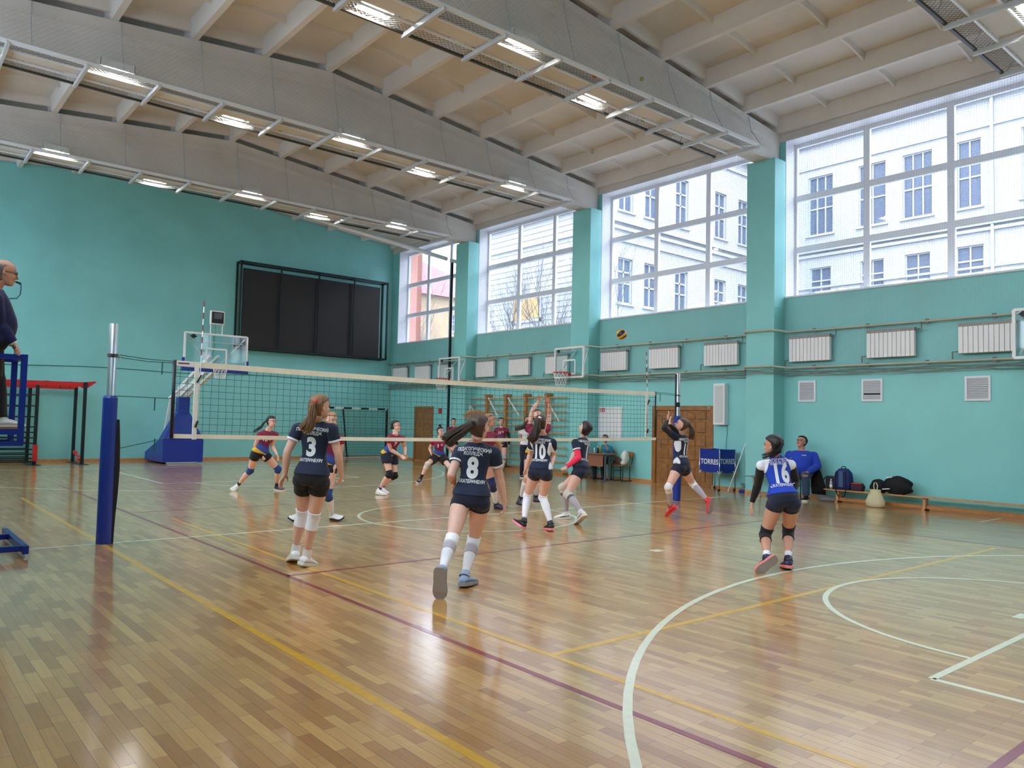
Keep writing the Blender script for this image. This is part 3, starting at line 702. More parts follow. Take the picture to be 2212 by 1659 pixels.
# big portable basketball stand
t=thing('basketball_stand','tall basketball stand with blue padded base and clear backboard at the far end','basketball stand',(.12,15.45,0))
m=MB(); hw=.63
m.prism([(-hw,0,.05),(-hw,2.0,.05),(-hw,2.0,.32),(-hw,.45,.78),(-hw,0,.78)],(0,0,0),(2*hw,0,0)); m.build('base_box',M_BLUE,t,bevel=.02)
m=MB(); m.rings([[(-hw,0,.78),(hw,0,.78),(hw,.5,.78),(-hw,.5,.78)],[(-.22,.1,1.6),(.22,.1,1.6),(.22,.45,1.6),(-.22,.45,1.6)],[(-.18,.1,1.66),(.18,.1,1.66),(.18,.42,1.66),(-.18,.42,1.66)],[(-.18,.1,2.14),(.18,.1,2.14),(.18,.42,2.14),(-.18,.42,2.14)]]); m.build('padded_column',M_BLUE,t,bevel=.015)
m=MB(); m.bar((-.1,.26,2.1),(-.1,.3,2.5),.09); m.bar((.1,.26,2.1),(.1,.3,2.5),.09); m.bar((-.42,.75,.7),(-.3,.5,2.1),.07); m.bar((-.1,.5,1.0),(-.1,.55,2.4),.08); m.build('mast',M_WMET,t)
for s in (-1,1):
    MB().bar((s*.12,.35,2.42),(s*.12,-2.55,3.35),.07,.1).build('upper_arm',M_WMET,t); MB().bar((s*.12,.3,2.15),(s*.12,-2.55,3.0),.07,.1).build('lower_arm',M_WMET,t)
MB().bar((-.35,.55,2.1),(-.1,-.3,2.55),.06).build('gas_strut',M_WMET,t)
bb=new_obj('backboard',None,t); bb.location=(0,-2.68,2.94)
board_frame(bb,'x',1.82,1.03,M_WMET)
m=MB(); m.box(-.97,.97,-.04,.05,-.09,.02); m.box(-.97,-.90,-.04,.05,.02,.3); m.box(.90,.97,-.04,.05,.02,.3); m.build('blue_edge_pad',M_BLUE,bb,bevel=.01)
m=MB()
for s in (-1,1): m.bar((s*.85,.05,.95),(s*.1,.16,.1),.03); 
m.bar((-.8,.06,.8),(.8,.06,.8),.025); m.build('rear_stays',M_WMET,bb)
hoop_ring(bb,0,-.38,.11); MB().box(-.1,.1,-.16,-.005,.03,.12).build('hoop_plate',M_RED,bb)
MB().prism([(-.68,-.03,.86),(-.58,-.03,.93),(-.68,-.03,1.0),(-.78,-.03,.93)],(0,0,0),(0,-.004,0)).build('corner_mark',M_BLACK,bb)
sc=MB().box(-.2,.2,.0,.1,1.34,1.74).build('shot_clock',M_WMET,bb); MB().box(-.175,.175,-.008,0,1.37,1.71).build('clock_face',M_BLACK,sc); MB().box(-.12,.12,-.012,-.008,1.5,1.68).build('clock_glass',mat('clock_glass',srgb(70,72,80),.2),sc)
m=MB(); m.bar((-.18,.05,1.0),(-.18,.05,1.36),.025); m.bar((.16,.05,1.0),(.16,.05,1.36),.025); m.build('clock_posts',M_WMET,sc)
MB().tube([(-.05,.06,1.36),(-.02,.06,1.15),(-.08,.06,.95),(-.04,.06,.7),(-.1,.06,.4)],.01,5).build('clock_lead',mat('grey_cable',(.2,.2,.2)),sc)
m=MB(); m.box(-.5,.45,.0,.12,.01,.06); m.build('base_foot',M_STEEL,t)
# ball-sized futsal goal against the far wall
t=thing('football_goal','striped metal football goal with a dark net in the far corner','goal',(6.9,16.8,0))
m=MB(); g=M_WMET
m.bar((-1.5,0,1.98),(1.5,0,1.98),.07); o=m.build('crossbar',M_WMET,t)
for k in range(4): MB().bar((-1.2+k*.75,0,1.98),(-.85+k*.75,0,1.98),.074).build('black_stripe',M_BLACK,o)
for s in (-1,1): MB().bar((s*1.5,0,0),(s*1.5,0,2.01),.07).build('goal_post',M_BLACK,t)
m=MB(); m.bar((-1.5,.68,.03),(1.5,.68,.03),.04); m.bar((-1.5,.0,.03),(-1.5,.7,.03),.04); m.bar((1.5,.0,.03),(1.5,.7,.03),.04); m.build('ground_frame',M_WMET,t)
MB().bar((-.35,.2,1.95),(.1,.62,.05),.05).build('middle_stay',M_BLACK,t)
m=MB()
for k in range(31): x=-1.5+k*.1; m.tube([(x,0,1.97),(x,.15,1.9),(x,.45,.9),(x,.66,.05)],.0035,4,cap=False)
for k in range(19):
    f=k/18; z=1.97*(1-f); y=.15+.5*f; m.tube([(-1.5,.02,z),(-1.45,y,z),(1.45,y,z),(1.5,.02,z)],.0035,4,cap=False)
m.build('goal_net',M_NET,t,fix=False)
# workout frame by the far wall
t=thing('pull_up_frame','black and red steel pull-up frame standing by the far left wall','exercise frame',(-3.9,16.7,0))
GN=mat('dark_green_metal',srgb(14,34,36),.4,.3)
for (x,y) in ((0,.72),(0,-.62),(1.24,.66),(1.24,-.68),(-3.0,.72),(-3.0,-.62)):
    m=MB(); m.bar((x,y,.01),(x,y,2.5 if x>1 and y<0 else 2.36),.09); m.build('upright',GN,t,bevel=.008)
for x in (0,1.24,-3.0): MB().box(x-.14,x+.14,-1.0,1.0,0,.012).build('foot_plate',mat('steel_plate',srgb(60,70,76),.5,.5),t)
m=MB(); m.prism([(-3.4,-.66,2.36),(1.1,-.66,2.36),(1.24,-.66,2.28),(1.24,-.66,2.5),(-3.4,-.66,2.46)],(0,0,0),(0,.05,0)); m.prism([(1.27,-.68,2.3),(1.55,-.68,2.52),(1.5,-.68,2.54),(1.2,-.68,2.5)],(0,0,0),(0,.05,0)); m.prism([(-3.4,.66,2.3),(1.3,.66,2.3),(1.3,.66,2.4),(-3.4,.66,2.4)],(0,0,0),(0,.05,0)); m.build('red_rail',M_RED,t)
m=MB()
for k in range(7): x=-2.9+k*.62; m.tube([(x,-.7,2.33),(x+.12,-.3,2.5),(x-.1,.3,2.5),(x,.7,2.33)],.018,6)
m.build('ladder_grips',GN,t)
m=MB()
for k,z in enumerate((2.06,1.74,1.42,1.12,.96,.8,.64,.46,.32,.2,.1)): m.bar((-3.0,-.62,z),(0,-.62,z),.035); m.bar((-3.0,.72,z-.02),(0,.72,z-.02),.03)
m.build('swedish_bars',GN,t)
m=MB(); m.box(-.06,.06,-.74,-.67,.12,.6); m.build('red_pad',M_RED,t)
m=MB(); m.bar((1.24,.5,.35),(1.24,-.5,.15),.06); m.sphere((1.24,.3,.3),.07); m.sphere((1.24,-.45,.16),.07); m.build('foot_roller',M_RED,t)
# ball trolley
t=thing('ball_trolley','blue cloth ball trolley on chrome legs with white lettering beside the double doors','trolley',(8.54,1.11,0),rz=math.radians(-11.5))
hx,hy=.255,.35; zb,zt=.50,1.03
m=MB()
for s,(ax,ay,bx,by) in enumerate(((-1,-1,1,-1),(1,-1,1,1),(1,1,-1,1),(-1,1,-1,-1))):
    a=V((ax*hx,ay*hy,0));b=V((bx*hx,by*hy,0)); n=10;R1=[];R2=[]
    nrm=((a+b)/2).normalized()
    for i in range(n+1):
        f=i/n; bulge=math.sin(f*PI)
        R1.append(a+(b-a)*f+V((0,0,zb-.05*bulge))-nrm*.0); R2.append(a+(b-a)*f+V((0,0,zt-.012*bulge)))
    vs=R1+R2+[p-nrm*.012 for p in R1]+[p-nrm*.012 for p in R2]; k=n+1
    fs=[(i,i+1,k+i+1,k+i) for i in range(n)]+[(2*k+i+1,2*k+i,3*k+i,3*k+i+1) for i in range(n)]+[(k+i,k+i+1,3*k+i+1,3*k+i) for i in range(n)]+[(i+1,i,2*k+i,2*k+i+1) for i in range(n)]
    m.add(vs,fs)
m.box(-hx+.01,hx-.01,-hy+.01,hy-.01,zb-.04,zb-.02)
cl=m.build('cloth_basket',M_BLUE,t)
flat_text(cl,'brand_print','TORRES',.13,(-hx-.002,0,.72),(0,-1,0),(0,0,1),M_WMET,.95,.025)
flat_text(cl,'brand_print','TORRES',.13,(0,-hy-.002,.74),(1,0,0),(0,0,1),mat('grey_print',srgb(190,200,215),.5),.72,.025)
for sx in (-1,1):
    for sy in (-1,1):
        l=MB().tube([(sx*hx,sy*hy,.06),(sx*hx,sy*hy,zt)],.014,8).build('leg',M_CHROME,t,smooth=True)
        MB().tube([(sx*hx-.012,sy*hy+.02,.035),(sx*hx+.012,sy*hy+.02,.035)],.034,14).build('castor',M_RUB,l)
        MB().bar((sx*hx,sy*hy,zb-.08),(sx*(hx-.07),sy*hy,zb),.014).bar((sx*hx,sy*hy,zb-.08),(sx*hx,sy*(hy-.07),zb),.014).build('strut',M_WMET,l)
# leaning stick
o=MB().tube([(8.38,.68,.015),(8.92,.44,1.46)],.016,10).build('white_stick',M_WMET,smooth=True); tag(o,'thin white stick leaning against the wall beside the ball trolley','stick')
m=MB(); m.box(-.16,.16,-.09,.09,0,.07); o=m.build('blue_box',M_BLUEP,bevel=.02); o.location=(8.72,.42,0); tag(o,'small blue box on the floor with tangled leads by the pilaster','box')
m=MB()
for k in range(5):
    R=random.Random(k); m.tube([(8.72+R.uniform(-.1,.1)+.1*math.cos(a+k),.45+.1*math.sin(a*1.3+k),.09+.12*abs(math.sin(a*.7+k))) for a in [i*.6 for i in range(12)]],.004,4)
o=m.build('tangled_lead',mat('grey_cable',(.2,.2,.2)),smooth=True); tag(o,'tangle of thin leads lying over the small blue box','cable')
# ================================================================ benches, bags, table
t=thing('long_bench','long low wooden gym bench along the window wall','bench',(8.55,-1.72,0))
MB().box(-.12,.13,-4.05,0,.25,.279).build('seat_plank',M_WOODL,t,bevel=.006)
for y in (-.28,-2.08,-3.9): MB().prism([(-.06,y-.03,0),(.12,y-.03,0),(.09,y-.03,.25),(-.03,y-.03,.25)],(0,0,0),(0,.06,0)).prism([(-.1,y-.03,.0),(.14,y-.03,.0),(.14,y-.03,.04),(-.1,y-.03,.04)],(0,0,0),(0,.06,0)).build('leg',M_WOODL,t,bevel=.004)
MB().box(.0,.045,-4.0,-.28,.03,.10).build('stretcher',M_WOOD,t,bevel=.004)
def blob(mb,c,r,sc,seed,amp=.18,n=20,m_=14,mi=0):
    """soft lumpy cloth shape resting on its flat base"""
    R=random.Random(seed); ph=[(R.uniform(0,6),R.uniform(1.5,4.5),R.uniform(0,6)) for _ in range(5)]; rings=[];c=V(c)
    for i in range(m_+1):
        t_=PI*i/m_; ring=[]
        for j in range(n):
            a=2*PI*j/n; k=1+amp*sum(math.sin(a*round(f)+p+t_*2)*math.sin(t_*f+q) for p,f,q in ph)/3
            z=-math.cos(t_); x=math.sin(t_)**.7*math.cos(a)*k; y=math.sin(t_)**.7*math.sin(a)*k
            ring.append(c+V((x*r*sc[0],y*r*sc[1],max(-1,z*(1+.1*math.sin(a*2+ph[0][0])))*r*sc[2])))
        rings.append(ring)
    return mb.rings(rings,True,mi)
M_CLOTHK=mat('black_padded_cloth',srgb(13,13,17),.85,bump=.5,bscale=14,noise=.2,nscale=8)
t=thing('backpack','upright dark blue backpack with a grey-blue back panel on the bench end','backpack',(8.52,-2.14,.28))
NB=mat('navy_fabric',srgb(20,40,100),.8,bump=.3,bscale=30)
m=MB(); m.rings([[(-.09,-.15,0),(.1,-.15,0),(.1,.15,0),(-.09,.15,0)],[(-.12,-.18,.12),(.12,-.18,.12),(.12,.18,.12),(-.12,.18,.12)],[(-.1,-.16,.36),(.1,-.16,.36),(.1,.16,.36),(-.1,.16,.36)],[(-.05,-.09,.46),(.06,-.09,.46),(.06,.09,.46),(-.05,.09,.46)]]); m.build('body',NB,t,smooth=False,bevel=.03)
MB().box(-.135,-.1,-.05,.05,.06,.4).build('back_panel',mat('panel_blue',srgb(60,84,120),.7),t,bevel=.01)
for s in (-1,1): MB().tube([(-.12,s*.1,.4),(-.16,s*.11,.25),(-.14,s*.12,.05),(-.13,s*.09,-.12 if s<0 else -.08),(-.14,s*.04,-.14)],.012,6).build('strap',M_BLK,t,smooth=True)
MB().tube([(0,-.06,.45),(0,-.03,.5),(0,.03,.5),(0,.06,.45)],.01,6).build('top_handle',M_BLK,t,smooth=True)
t=thing('shoulder_bag','dark shoulder bag with a hanging strap on the bench end, left of the backpack','bag',(8.52,-1.87,.28))
MB().rings([[(-.08,-.12,0),(.08,-.12,0),(.08,.1,0),(-.08,.1,0)],[(-.09,-.13,.28),(.09,-.13,.28),(.09,.11,.28),(-.09,.11,.28)]]).build('body',mat('grey_black_fabric',srgb(26,28,34),.8),t,bevel=.03)
MB().tube([(-.08,.11,.25),(-.12,.14,.15),(-.13,.15,-.02),(-.1,.13,0)],.01,6).build('strap',M_BLK,t,smooth=True)
t=thing('water_bottle','clear plastic water bottle standing on the bench before the dark shoulder bag','bottle',(8.44,-1.9,.28))
MB().tube([(0,0,0),(0,0,.12),(0,0,.15),(0,0,.19),(0,0,.2)],[.03,.032,.032,.013,.013],14).build('body',mat('clear_plastic',srgb(170,180,190),.1),t,smooth=True); MB().tube([(0,0,.2),(0,0,.22)],.015,12).build('cap',M_WMET,t); MB().tube([(0,0,.05),(0,0,.1)],.0335,14,cap=False).build('bottle_label',M_WMET,t)
t=thing('wash_bag','small dark red and black bag on the bench, right of the backpack','bag',(8.52,-2.45,.28))
MB().rings([[(-.08,-.12,0),(.08,-.12,0),(.08,.12,0),(-.08,.12,0)],[(-.09,-.13,.1),(.09,-.13,.1),(.09,.13,.1),(-.09,.13,.1)],[(-.05,-.1,.17),(.05,-.1,.17),(.05,.1,.17),(-.05,.1,.17)]]).build('body',mat('plum_fabric',srgb(50,22,38),.7),t,bevel=.02)
MB().box(-.095,-.02,-.11,.11,.14,.165).build('red_lid',M_RED,t,bevel=.01)
t=thing('black_coat_heap','big heap of black padded jackets with white stripes on the bench','jacket',(8.54,-3.15,.28))
m=MB(); blob(m,(0,-.12,.17),.2,(.75,1.6,.95),4); blob(m,(0,.27,.12),.14,(.9,1.1,1.05),9); m.build('folded_cloth',M_CLOTHK,t,smooth=True)
for a,b in (((-.15,.12,.09),(-.16,-.03,.11)),((-.13,.05,.33),(-.12,-.06,.35))): MB().bar(a,b,.02,.02).build('white_stripe',M_WMET,t)
t=thing('drawstring_bag','cream cloth drawstring bag standing on the floor against the bench','bag',(8.25,-2.95,0))
m=MB(); R=[]; 
for z,r in ((0,.14),(.03,.19),(.12,.19),(.24,.14),(.33,.10),(.36,.11)): R.append([(r*.7*math.cos(a)*(1+.06*math.sin(5*a)),r*math.sin(a)*(1+.05*math.cos(4*a)),z) for a in [2*PI*i/28 for i in range(28)]])
m.rings(R); m.build('sack',mat('cream_canvas',srgb(206,196,160),.9,bump=.3,bscale=20),t,smooth=True)
MB().tube([(0,-.03,.34),(0,-.045,.44),(0,-.02,.5),(0,.02,.5),(0,.035,.44),(0,.02,.34)],.01,6).build('draw_cord',mat('cream_cord',srgb(220,210,180),.8),t,smooth=True)
m=MB(); blob(m,(8.5,-1.78,.045),.15,(1,1.4,.42),12); o=m.build('grey_towel',mat('grey_cloth',srgb(112,116,122),.9,bump=.3,bscale=25),smooth=True); tag(o,'crumpled grey cloth lying on the floor at the bench end','cloth')
# score table
t=thing('table','brown laminate school table with a front panel on steel legs','table',(8.18,4.98,0))
LAM=mat('laminate',srgb(150,104,78),.4,noise=.08,nscale=12); LEGM=mat('grey_leg',srgb(92,104,112),.4,.3)
MB().box(-.27,.27,-.62,.62,.735,.76).build('table_top',LAM,t,bevel=.003)
MB().box(-.19,-.175,-.5,.5,.4,.735).build('front_panel',mat('panel_laminate',srgb(140,92,70),.45,noise=.06,nscale=12),t)
for y in (-.54,.54): MB().bar((.02,y,0.03),(.02,y,.735),.045,.03).bar((-.13,y,.03),(-.13,y,.735),.045,.03).box(-.26,.26,y-.02,y+.02,0,.03).bar((-.2,y,.72),(.24,y,.72),.03).build('leg_frame',LEGM,t)
t=thing('chair','school chair with a curved wooden back holding a white bag by the table end','chair',(8.62,4.32,0))
def chair_parts(t,mw,ml,rot=0):
    MB().box(-.2,.2,-.2,.2,.43,.45).build('seat',mw,t,bevel=.006)
    n=8; m=MB(); R=[]
    for i in range(n+1):
        y=-.19+.38*i/n; x=.21+.03*(1-(2*i/n-1)**2); R.append([(x,y,.66),(x+.012,y,.66),(x+.03,y,.82),(x+.018,y,.82)])
    m.rings(R); m.build('backrest',mw,t,bevel=.004)
    for s in (-1,1):
        MB().tube([(-.17,s*.17,.43),(-.17,s*.17,.02)],.013,8).build('leg',ml,t); MB().tube([(.12,s*.17,.02),(.12,s*.17,.42),(.2,s*.18,.5),(.235,s*.18,.72)],.013,8).build('leg',ml,t,smooth=True)
        MB().tube([(-.24,s*.17,.013),(.2,s*.17,.013)],.013,8).build('foot_bar',ml,t)
    MB().tube([(-.17,-.17,.3),(-.17,.17,.3)],.01,8).build('stretcher',ml,t)
CHW=mat('chair_ply',srgb(170,112,66),.4,coat=.3); CHL=mat('teal_tube',srgb(26,62,70),.4,.2)
chair_parts(t,CHW,CHL)
t2=thing('chair','school chair under the seated woman behind the table','chair',(8.62,5.0,0)); chair_parts(t2,CHW,CHL)
t=thing('white_bag','crumpled white plastic bag on the chair by the table end','bag',(8.66,4.27,.45))
m=MB(); blob(m,(.02,0,.2),.2,(.7,.55,1.0),31,.22); blob(m,(-.1,-.04,.06),.08,(1,1,.8),5); m.build('bag_body',mat('white_plastic',srgb(215,222,214),.4),t,smooth=True)
t=thing('brown_handbag','brown and black handbag on the chair beside the white bag','bag',(8.52,4.42,.45))
m=MB(); m.rings([[(-.06,-.14,0),(.06,-.14,0),(.06,.14,0),(-.06,.14,0)],[(-.06,-.13,.12),(.06,-.13,.12),(.06,.12,.12),(-.06,.12,.12)],[(-.02,-.05,.24),(.02,-.05,.24),(.02,.05,.24),(-.02,.05,.24)]]); m.build('body',mat('brown_leather',srgb(96,72,64),.6),t,bevel=.02)
MB().tube([(-.07,.13,.03),(-.08,0,.1),(-.07,-.13,.03)],.01,6).build('strap',M_BLK,t,smooth=True)
for (x,y,r,h,c,lab) in ((8.1,4.68,.034,.26,(130,150,50),'green and yellow drink bottle on the table'),(8.12,4.93,.022,.15,(210,214,210),'small white bottle on the table, left of the dark one'),(8.14,4.82,.03,.19,(30,36,60),'dark bottle with a white base on the table between two others')):
    t=thing('drink_bottle',lab,'bottle',(x,y,.76),'bottles on the score table')
    MB().tube([(0,0,0),(0,0,h*.72),(0,0,h*.85),(0,0,h*.87)],[r,r,r*.5,r*.45],12).build('body',mat('b%d'%c[0],srgb(*c),.3),t,smooth=True); MB().tube([(0,0,h*.86),(0,0,h)],r*.6,12).build('cap',mat('cap_y',srgb(190,190,70),.4) if c[0]==130 else M_WMET,t)
MB().box(-.1,.1,-.12,.1,.0,.012).build('dark_notebook',M_BLK); o=bpy.data.objects['dark_notebook']; o.location=(8.1,5.42,.76); tag(o,'thin dark notebook lying on the far end of the table','notebook')
# small stool table by the pilaster and the coach's chair
t=thing('side_stool','small grey topped metal stool before the pilaster','stool',(8.15,-.25,0))
MB().box(-.2,.2,-.2,.2,.44,.46).build('stool_top',mat('grey_top',srgb(120,130,130),.5),t,bevel=.004)
for x in (-.12,.12): MB().bar((x,0,.03),(x,0,.44),.03).box(x-.02,x+.02,-.18,.18,0,.03).build('leg_frame',mat('beige_leg',srgb(160,150,130),.5),t)
t=thing('chair','chair under the man in the blue sweatshirt','chair',(8.42,-1.12,0)); chair_parts(t,CHW,CHL)
# dark coat hanging behind him
# ================================================================ volleyball net
NH=2.24
t=thing('volleyball_net','volleyball net with cream bands strung across the court','net',(0,0,0))
def sagx(x): return .035*(1-(x/4.8)**2)
def ny(z,x): return .03*math.sin(x*1.1)*(NH-z)+.05*max(0,1.55-z)*math.sin(x*1.7+1)
m=MB(); n=24
def netpts(z,off=0): return [(x,ny(z,x)+off,z-sagx(x)) for x in [-4.76+9.54*i/48 for i in range(49)]]
def strip(m,z0,z1,th,x0=-4.76,x1=4.78,k=48):
    R=[]
    for i in range(k+1):
        x=x0+(x1-x0)*i/k; s=sagx(x); R.append([(x,ny(z0,x)-th,z0-s),(x,ny(z0,x)+th,z0-s),(x,ny(z1,x)+th,z1-s),(x,ny(z1,x)-th,z1-s)])
    m.rings(R)
strip(m,2.20,2.275,.006); m.build('top_band',M_CREAM,t)
m=MB(); strip(m,1.275,1.33,.005); m.build('bottom_band',M_CREAM,t)
m=MB(); c=.0026
for k in range(10):
    z=1.33+.0870*k+.0435; m.tube(netpts(z),c,4,cap=False)
k=-4.7
while k<4.75:
    wob=random.uniform(-.012,.012); m.tube([(k+wob*math.sin(j),ny(z,k),z-sagx(k)) for j,z in enumerate([2.2-.87*i/6 for i in range(7)])],c,4,cap=False); k+=.1
m.build('net_mesh',M_NET,t,fix=False)
for s in (-1,1):
    MB().tube([(s*4.78,0,1.27),(s*4.78,0,2.28)],.016 if s>0 else .022,10).build('end_rod',M_BLACK,t,smooth=True)
    m=MB(); m.box(s*4.5-.026,s*4.5+.026,-.012,.012,1.26,2.26); m.build('side_band',mat('white_band',srgb(228,226,220),.6),t)
    a=new_obj('antenna',MB().tube([(s*4.5+.03,-.02,1.4),(s*4.45,-.02,3.06)],.006,6).mesh('antenna',M_WMET,True),t)
    for k in range(5): z=2.36+.16*k; MB().tube([(s*4.5+.03-(z-1.4)*(s*.05+.03)/1.66,-.02,z),(s*4.5+.03-(z+.08-1.4)*(s*.05+.03)/1.66,-.02,z+.08)],.0075,6).build('red_band',mat('antenna_red',srgb(120,34,40),.5),a)
    MB().bar((s*4.5+.0,-.02,2.0),(s*4.5+.05,-.03,2.1),.03,.015).bar((s*4.5+.03,-.02,1.5),(s*4.5+.0,-.03,1.42),.03,.015).build('antenna_clip',M_BLACK,a)
    m=MB(); X=s*5.5
    m.tube([(s*4.79,0,2.26),(s*5.1,0,2.265),(X,0,2.3 if s<0 else 2.25)],.005,5); m.tube([(s*4.79,0,2.24),(s*5.1,0,2.235),(X,0,2.27 if s<0 else 2.22)],.005,5)
    m.tube([(s*4.79,0,1.78),(X,0,1.79)],.005,5); m.tube([(s*4.79,0,1.29),(X,0,1.12 if s<0 else 1.29)],.005,5)
    for xx,z in ((4.93,2.24),(5.0,1.78),(4.98,1.27)): m.tube([(s*xx,0,z),(s*xx,0,z-.16)],.008,5)
    m.build('tension_cord',M_NET,t)
MB().box(-4.76,-4.55,-.012,-.009,2.205,2.27).build('maker_patch',M_WMET,t); MB().box(-4.74,-4.6,-.0135,-.012,2.23,2.25).build('patch_print',mat('maroon_print',srgb(130,50,60),.6),bpy.data.objects['maker_patch'])
bpy.data.objects['patch_print'].parent=bpy.data.objects['maker_patch']
for s,lab in ((-1,'silver net post in a blue pad at the left, close to the referee'),(1,'silver net post in a blue pad at the right, behind the reaching player')):
    X=s*5.51; t=thing('net_post',lab,'net post',(X,0,0),'volleyball net posts')
    MB().tube([(0,0,0),(0,0,2.67 if s<0 else 2.7)],.05,20).build('pole',M_STEEL,t,smooth=True,bevel=.002)
    R=[]
    for z,r in ((0.005,.085),(.9,.085),(1.76,.082),(1.79,.07)): R.append([(r*math.cos(a),r*math.sin(a),z) for a in [2*PI*i/24 for i in range(24)]])
    MB().rings(R).build('blue_pad',M_BLUE,t,smooth=False)
    m=MB(); m.rings([[(.055,-.05,z*.3),(.10+.035*math.sin(z/6*PI)**2,-.03,z*.3),(.10+.035*math.sin(z/6*PI)**2,.05,z*.3),(.055,.06,z*.3)] for z in range(0,7)][:6]); m.build('black_flap',M_BLK,t)
    m=MB()
    for z in (2.3,2.285,2.27) if s<0 else (2.24,2.225): m.tube([(.056*math.cos(a),.056*math.sin(a),z+.006*math.sin(a)) for a in [2*PI*i/16 for i in range(16)]],.006,5,closed=True)
    m.build('rope_loop',M_BLACK,t)
    MB().tube([(.07,0,2.3),(.085,-.01,2.27),(.075,0,2.24)],.008,6).build('cleat',M_STEEL,t)
    if s>0: MB().bar((-.06,.0,1.5),(-.06,.0,2.68),.03).build('winch_rail',M_BLACK,t); MB().tube([(0,0,1.98),(0,0,2.08)],.0515,16).build('black_tape',M_BLACK,t)
# volleyball in the air
def ball_mat():
    m=bpy.data.materials.new('volleyball_panels'); m.use_nodes=True; nt=m.node_tree;b=nt.nodes['Principled BSDF'];L=nt.links
    tc=N(nt,'ShaderNodeTexCoord'); w=N(nt,'ShaderNodeTexWave'); w.wave_type='BANDS'; w.bands_direction='X'; w.inputs['Scale'].default_value=3.2; w.inputs['Distortion'].default_value=0
    vr=N(nt,'ShaderNodeVectorRotate'); vr.rotation_type='AXIS_ANGLE'; vr.inputs['Axis'].default_value=(0,1,0)
    ln=N(nt,'ShaderNodeSeparateXYZ'); L.new(tc.outputs['Object'],ln.inputs[0]); mu=N(nt,'ShaderNodeMath',operation='MULTIPLY'); mu.inputs[1].default_value=11; L.new(ln.outputs['Y'],mu.inputs[0]); L.new(mu.outputs[0],vr.inputs['Angle'])
    L.new(tc.outputs['Object'],vr.inputs['Vector']); L.new(vr.outputs[0],w.inputs['Vector'])
    r=N(nt,'ShaderNodeValToRGB'); r.color_ramp.interpolation='CONSTANT'; r.color_ramp.elements[0].color=(*srgb(22,26,60),1); r.color_ramp.elements[1].color=(*srgb(214,158,36),1); r.color_ramp.elements[1].position=.3
    L.new(w.outputs['Color'],r.inputs['Fac']); L.new(r.outputs['Color'],b.inputs['Base Color']); b.inputs['Roughness'].default_value=.4; return m
o=MB().sphere((0,0,0),.105,32,20).build('volleyball',ball_mat(),smooth=True); o.location=BALL; o.rotation_euler=(.3,.2,.7); tag(o,'yellow and navy volleyball in the air over the right end of the net','ball')
# ================================================================ referee stand
t=thing('referee_stand','tall blue steel referee stand at the left picture edge','referee stand',(-6.48,-.05,0))
BP=M_BLUEP
for y in (-.36,.36):
    MB().box(-.03,.03,y-.03,y+.03,1.2,2.2).build('front_post',BP,t,bevel=.004); MB().box(-.86,-.80,y-.03,y+.03,0.08,2.2).build('rear_post',BP,t,bevel=.004)
    MB().bar((-.03,y,1.22),(-.83,y,1.22),.05).build('side_rail',BP,t); MB().bar((0,y,2.17),(-.83,y,2.17),.05).build('hand_rail',BP,t)
m=MB(); m.bar((0,-.36,2.17),(0,.36,2.17),.05); m.bar((-.0,-.36,1.22),(0,.36,1.22),.05); m.build('front_rail',BP,t)
MB().box(-.84,-.0,-.38,.38,1.37,1.40).build('platform',mat('ply_platform',srgb(140,96,70),.6),t); MB().box(-.84,.0,-.4,-.37,1.32,1.38).box(-.84,0,.37,.4,1.32,1.38).build('platform_edge',BP,t)
MB().bar((-.84,-.5,.1),(.1,-.5,.1),.06).build('foot_beam',BP,t); MB().bar((-.84,.5,.1),(.1,.5,.1),.06).build('foot_beam',BP,t)
MB().box(.05,.11,-.56,1.06,.04,.13).build('cross_foot',BP,t,bevel=.006)
for y in (-.5,1.0): MB().tube([(.08,y,0),(.08,y,.04)],.018,10).build('rubber_foot',M_STEEL,t)
MB().bar((-.83,-.36,.1),(-.83,.36,.1),.06).build('rear_foot',BP,t)
for k in range(4): MB().bar((-.83,-.36,.35+.27*k),(-.83,.36,.35+.27*k),.035).build('step',BP,t)
